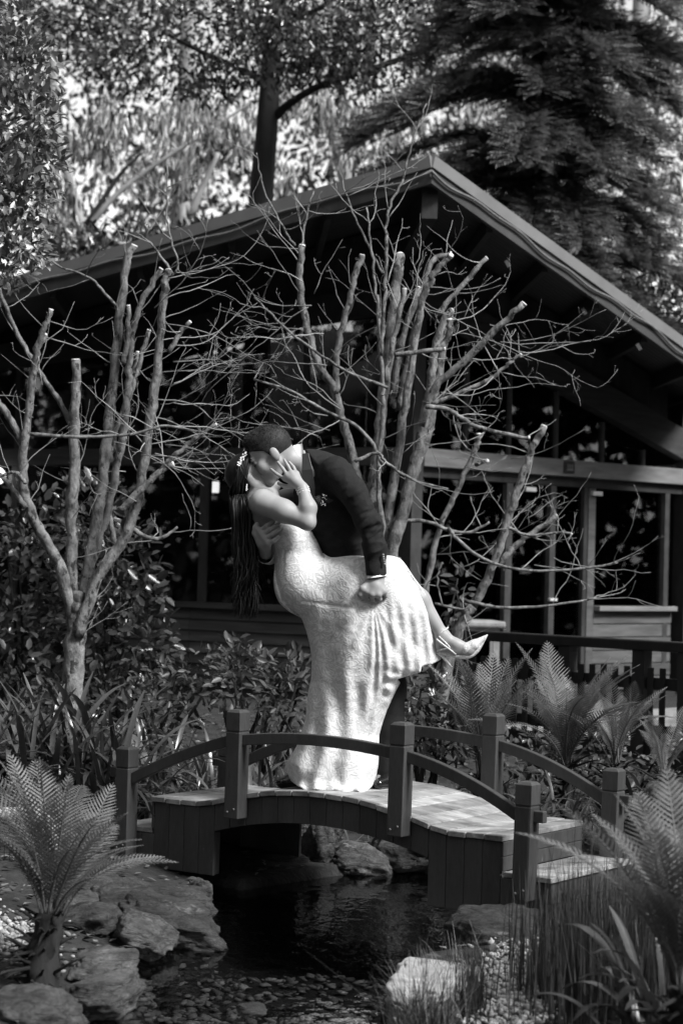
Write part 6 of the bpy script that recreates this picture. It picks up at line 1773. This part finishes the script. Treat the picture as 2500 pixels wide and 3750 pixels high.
# conifer on the right
t6 = forest_tree('conifer_tree', 22, 1990, 'big dark conifer with drooping sprays right of the lodge roof')
trunk_px(t6, [(1990, 1300), (1985, 900), (1975, 500), (1960, 100), (1950, -400)], 22, .24, .14, 'dark_bark', ground=True)
rc = random.Random(5); sprays = [[], [], []]
tp = lambda y: np.array(P(1975, y, 22))
for i in range(118):
    y = rc.uniform(-260, 1180); a = rc.uniform(0, 6.283) if i % 2 else rc.uniform(3.5, 5.9)
    L = rc.uniform(1.1, 2.3) * (0.75 + 0.4 * (y + 260) / 1400)
    o = tp(y); d = np.array([math.cos(a), math.sin(a) * 0.8, 0])
    ts = np.linspace(0, 1, 12)
    pts = np.array([o + d * L * t + np.array([0, 0, 0.25 * L * t - 0.55 * L * t * t]) for t in ts])
    tubes('branch', [(pts, np.linspace(.022, .004, 12))], M['dark_bark'], t6, 5)
    for k in range(int(340 * L)):
        t = rc.uniform(0.04, 1); c = o + d * L * t + np.array([0, 0, 0.25 * L * t - 0.55 * L * t * t])
        sd = rc.choice((-1, 1)); side = np.array([-d[1], d[0], 0]) * sd
        dv = nrm(side * rc.uniform(0.2, 1) + d * 0.7 + np.array([0, 0, rc.uniform(-0.45, 0.1)]))
        l2 = rc.uniform(0.12, 0.32)
        sprays[0].append(c + dv * l2 * rc.uniform(0.0, 0.6)); sprays[1].append(dv); sprays[2].append(l2)
# a spray: a flat comb of needles
SPV = []; SPF = []
for j in range(7):
    for sd in (-1, 1):
        y0 = j / 7; b_ = len(SPV)
        SPV += [(0, y0, 0), (0.02 * sd, y0 + 0.08, 0), (sd * 0.17 * (1.1 - y0 * .7), y0 + 0.20, -0.03), (sd * 0.15 * (1.1 - y0 * .7), y0 + 0.12, -0.03)]
        SPF.append((b_, b_ + 1, b_ + 2, b_ + 3))
q = np.array(sprays[0]); n = len(q); dv = np.array(sprays[1]); s = np.array(sprays[2])
nh = np.array([0, -0.2, 1.0]) + FR_.normal(size=(n, 3)) * 0.35
new_obj('crown', scatter_mesh(SPV, SPF, q, orient(dv, nh), s[:, None]), M['leaf_conifer'], t6, 'stuff')
# more trees to the right and between
t7 = forest_tree('eucalyptus_tree', 36, 2300, 'eucalypt with pale leaves glimpsed behind the conifer', GE)
trunk_px(t7, [(2300, 1200), (2330, 500), (2350, -200)], 36, .2, .14, 'pale_bark', ground=True)
crown(t7, [blob(2300, 150, 36, 2.0, 1.5, 1.3), blob(1900, 300, 36, 1.6, 1.5, 1.2), blob(2400, 700, 36, 1.5, 1.5, 1.5), blob(1850, 800, 36, 1.0, 1, 1.2)], 9000, 0.2, 0.42, 'leaf_euc', 7, hang=0.7, gaps=0.0)
# low bushes beyond the roof edge
for k_, (px, py, D, rx, rz, lab) in enumerate(((480, 960, 24, 1.2, .5, 'dark bushy tree top showing over the left roof slope'), (2350, 1180, 24, 1.0, .55, 'bushy tree top low behind the right roof slope'), (820, 900, 26, .8, .3, 'small bushy tree top between the roof and the black trunk'))):
    r_ = forest_tree('bushy_tree', D, px, lab)
    trunk_px(r_, [(px, py + 150), (px, py)], D, .08, .05, 'dark_bark', ground=True)
    crown(r_, [blob(px, py, D, rx, .8, rz), blob(px - 120, py + 60, D, rx * .7, .8, rz * .8)], 2600, 0.13, 0.8, 'leaf_dark', 20 + k_)
# far wood that closes the view
rg = np.random.default_rng(9); n = 90000
q = np.stack([rg.uniform(-16, 16, n), rg.uniform(44, 58, n), rg.uniform(0.3, 19, n)], 1)
k = fbm(q[:, 0] * 1.3, q[:, 1] * .12, q[:, 2] * 1.3, 3, 3) > -0.12
q = q[k]; n = len(q)
fw = new_obj('far_wood', scatter_mesh(LEAF_V, LEAF_F, q, orient(rg.normal(size=(n, 3)) + [0, 0, -.8], rg.normal(size=(n, 3)) + [0, -.6, .4]), rg.uniform(.14, .34, (n, 1))), M['leaf_far'])
tag(fw, 'far wood of leafy trees closing the view behind the eucalypts', 'woodland', kind='stuff')
# the garden is closed by trees on the other sides too: they show in the window glass
n = 80000
an = rg.uniform(-math.pi * 1.34, math.pi * 0.34, n); ra = rg.uniform(15, 23, n)
q = np.stack([ra * np.cos(an), 8 + ra * np.sin(an), rg.uniform(0.3, 10.5, n)], 1)
k = (fbm(q[:, 0] * .3, q[:, 1] * .3, q[:, 2] * .3, 3, 8) > -1.2) & (np.abs(q[:, 0]) > 0.30 * np.abs(q[:, 1]) + 2)
k |= (fbm(q[:, 0] * .3, q[:, 1] * .3, q[:, 2] * .3, 3, 8) > -1.2) & (q[:, 1] < 0)
q = q[k]; n = len(q)
fb_ = new_obj('garden_wood', scatter_mesh(LEAF_V, LEAF_F, q, orient(rg.normal(size=(n, 3)), rg.normal(size=(n, 3)) + [0, 0, .4]), rg.uniform(.28, .65, (n, 1))), M['leaf_ring'])
tag(fb_, 'wood of leafy trees closing the garden opposite the lodge windows', 'woodland', kind='stuff')
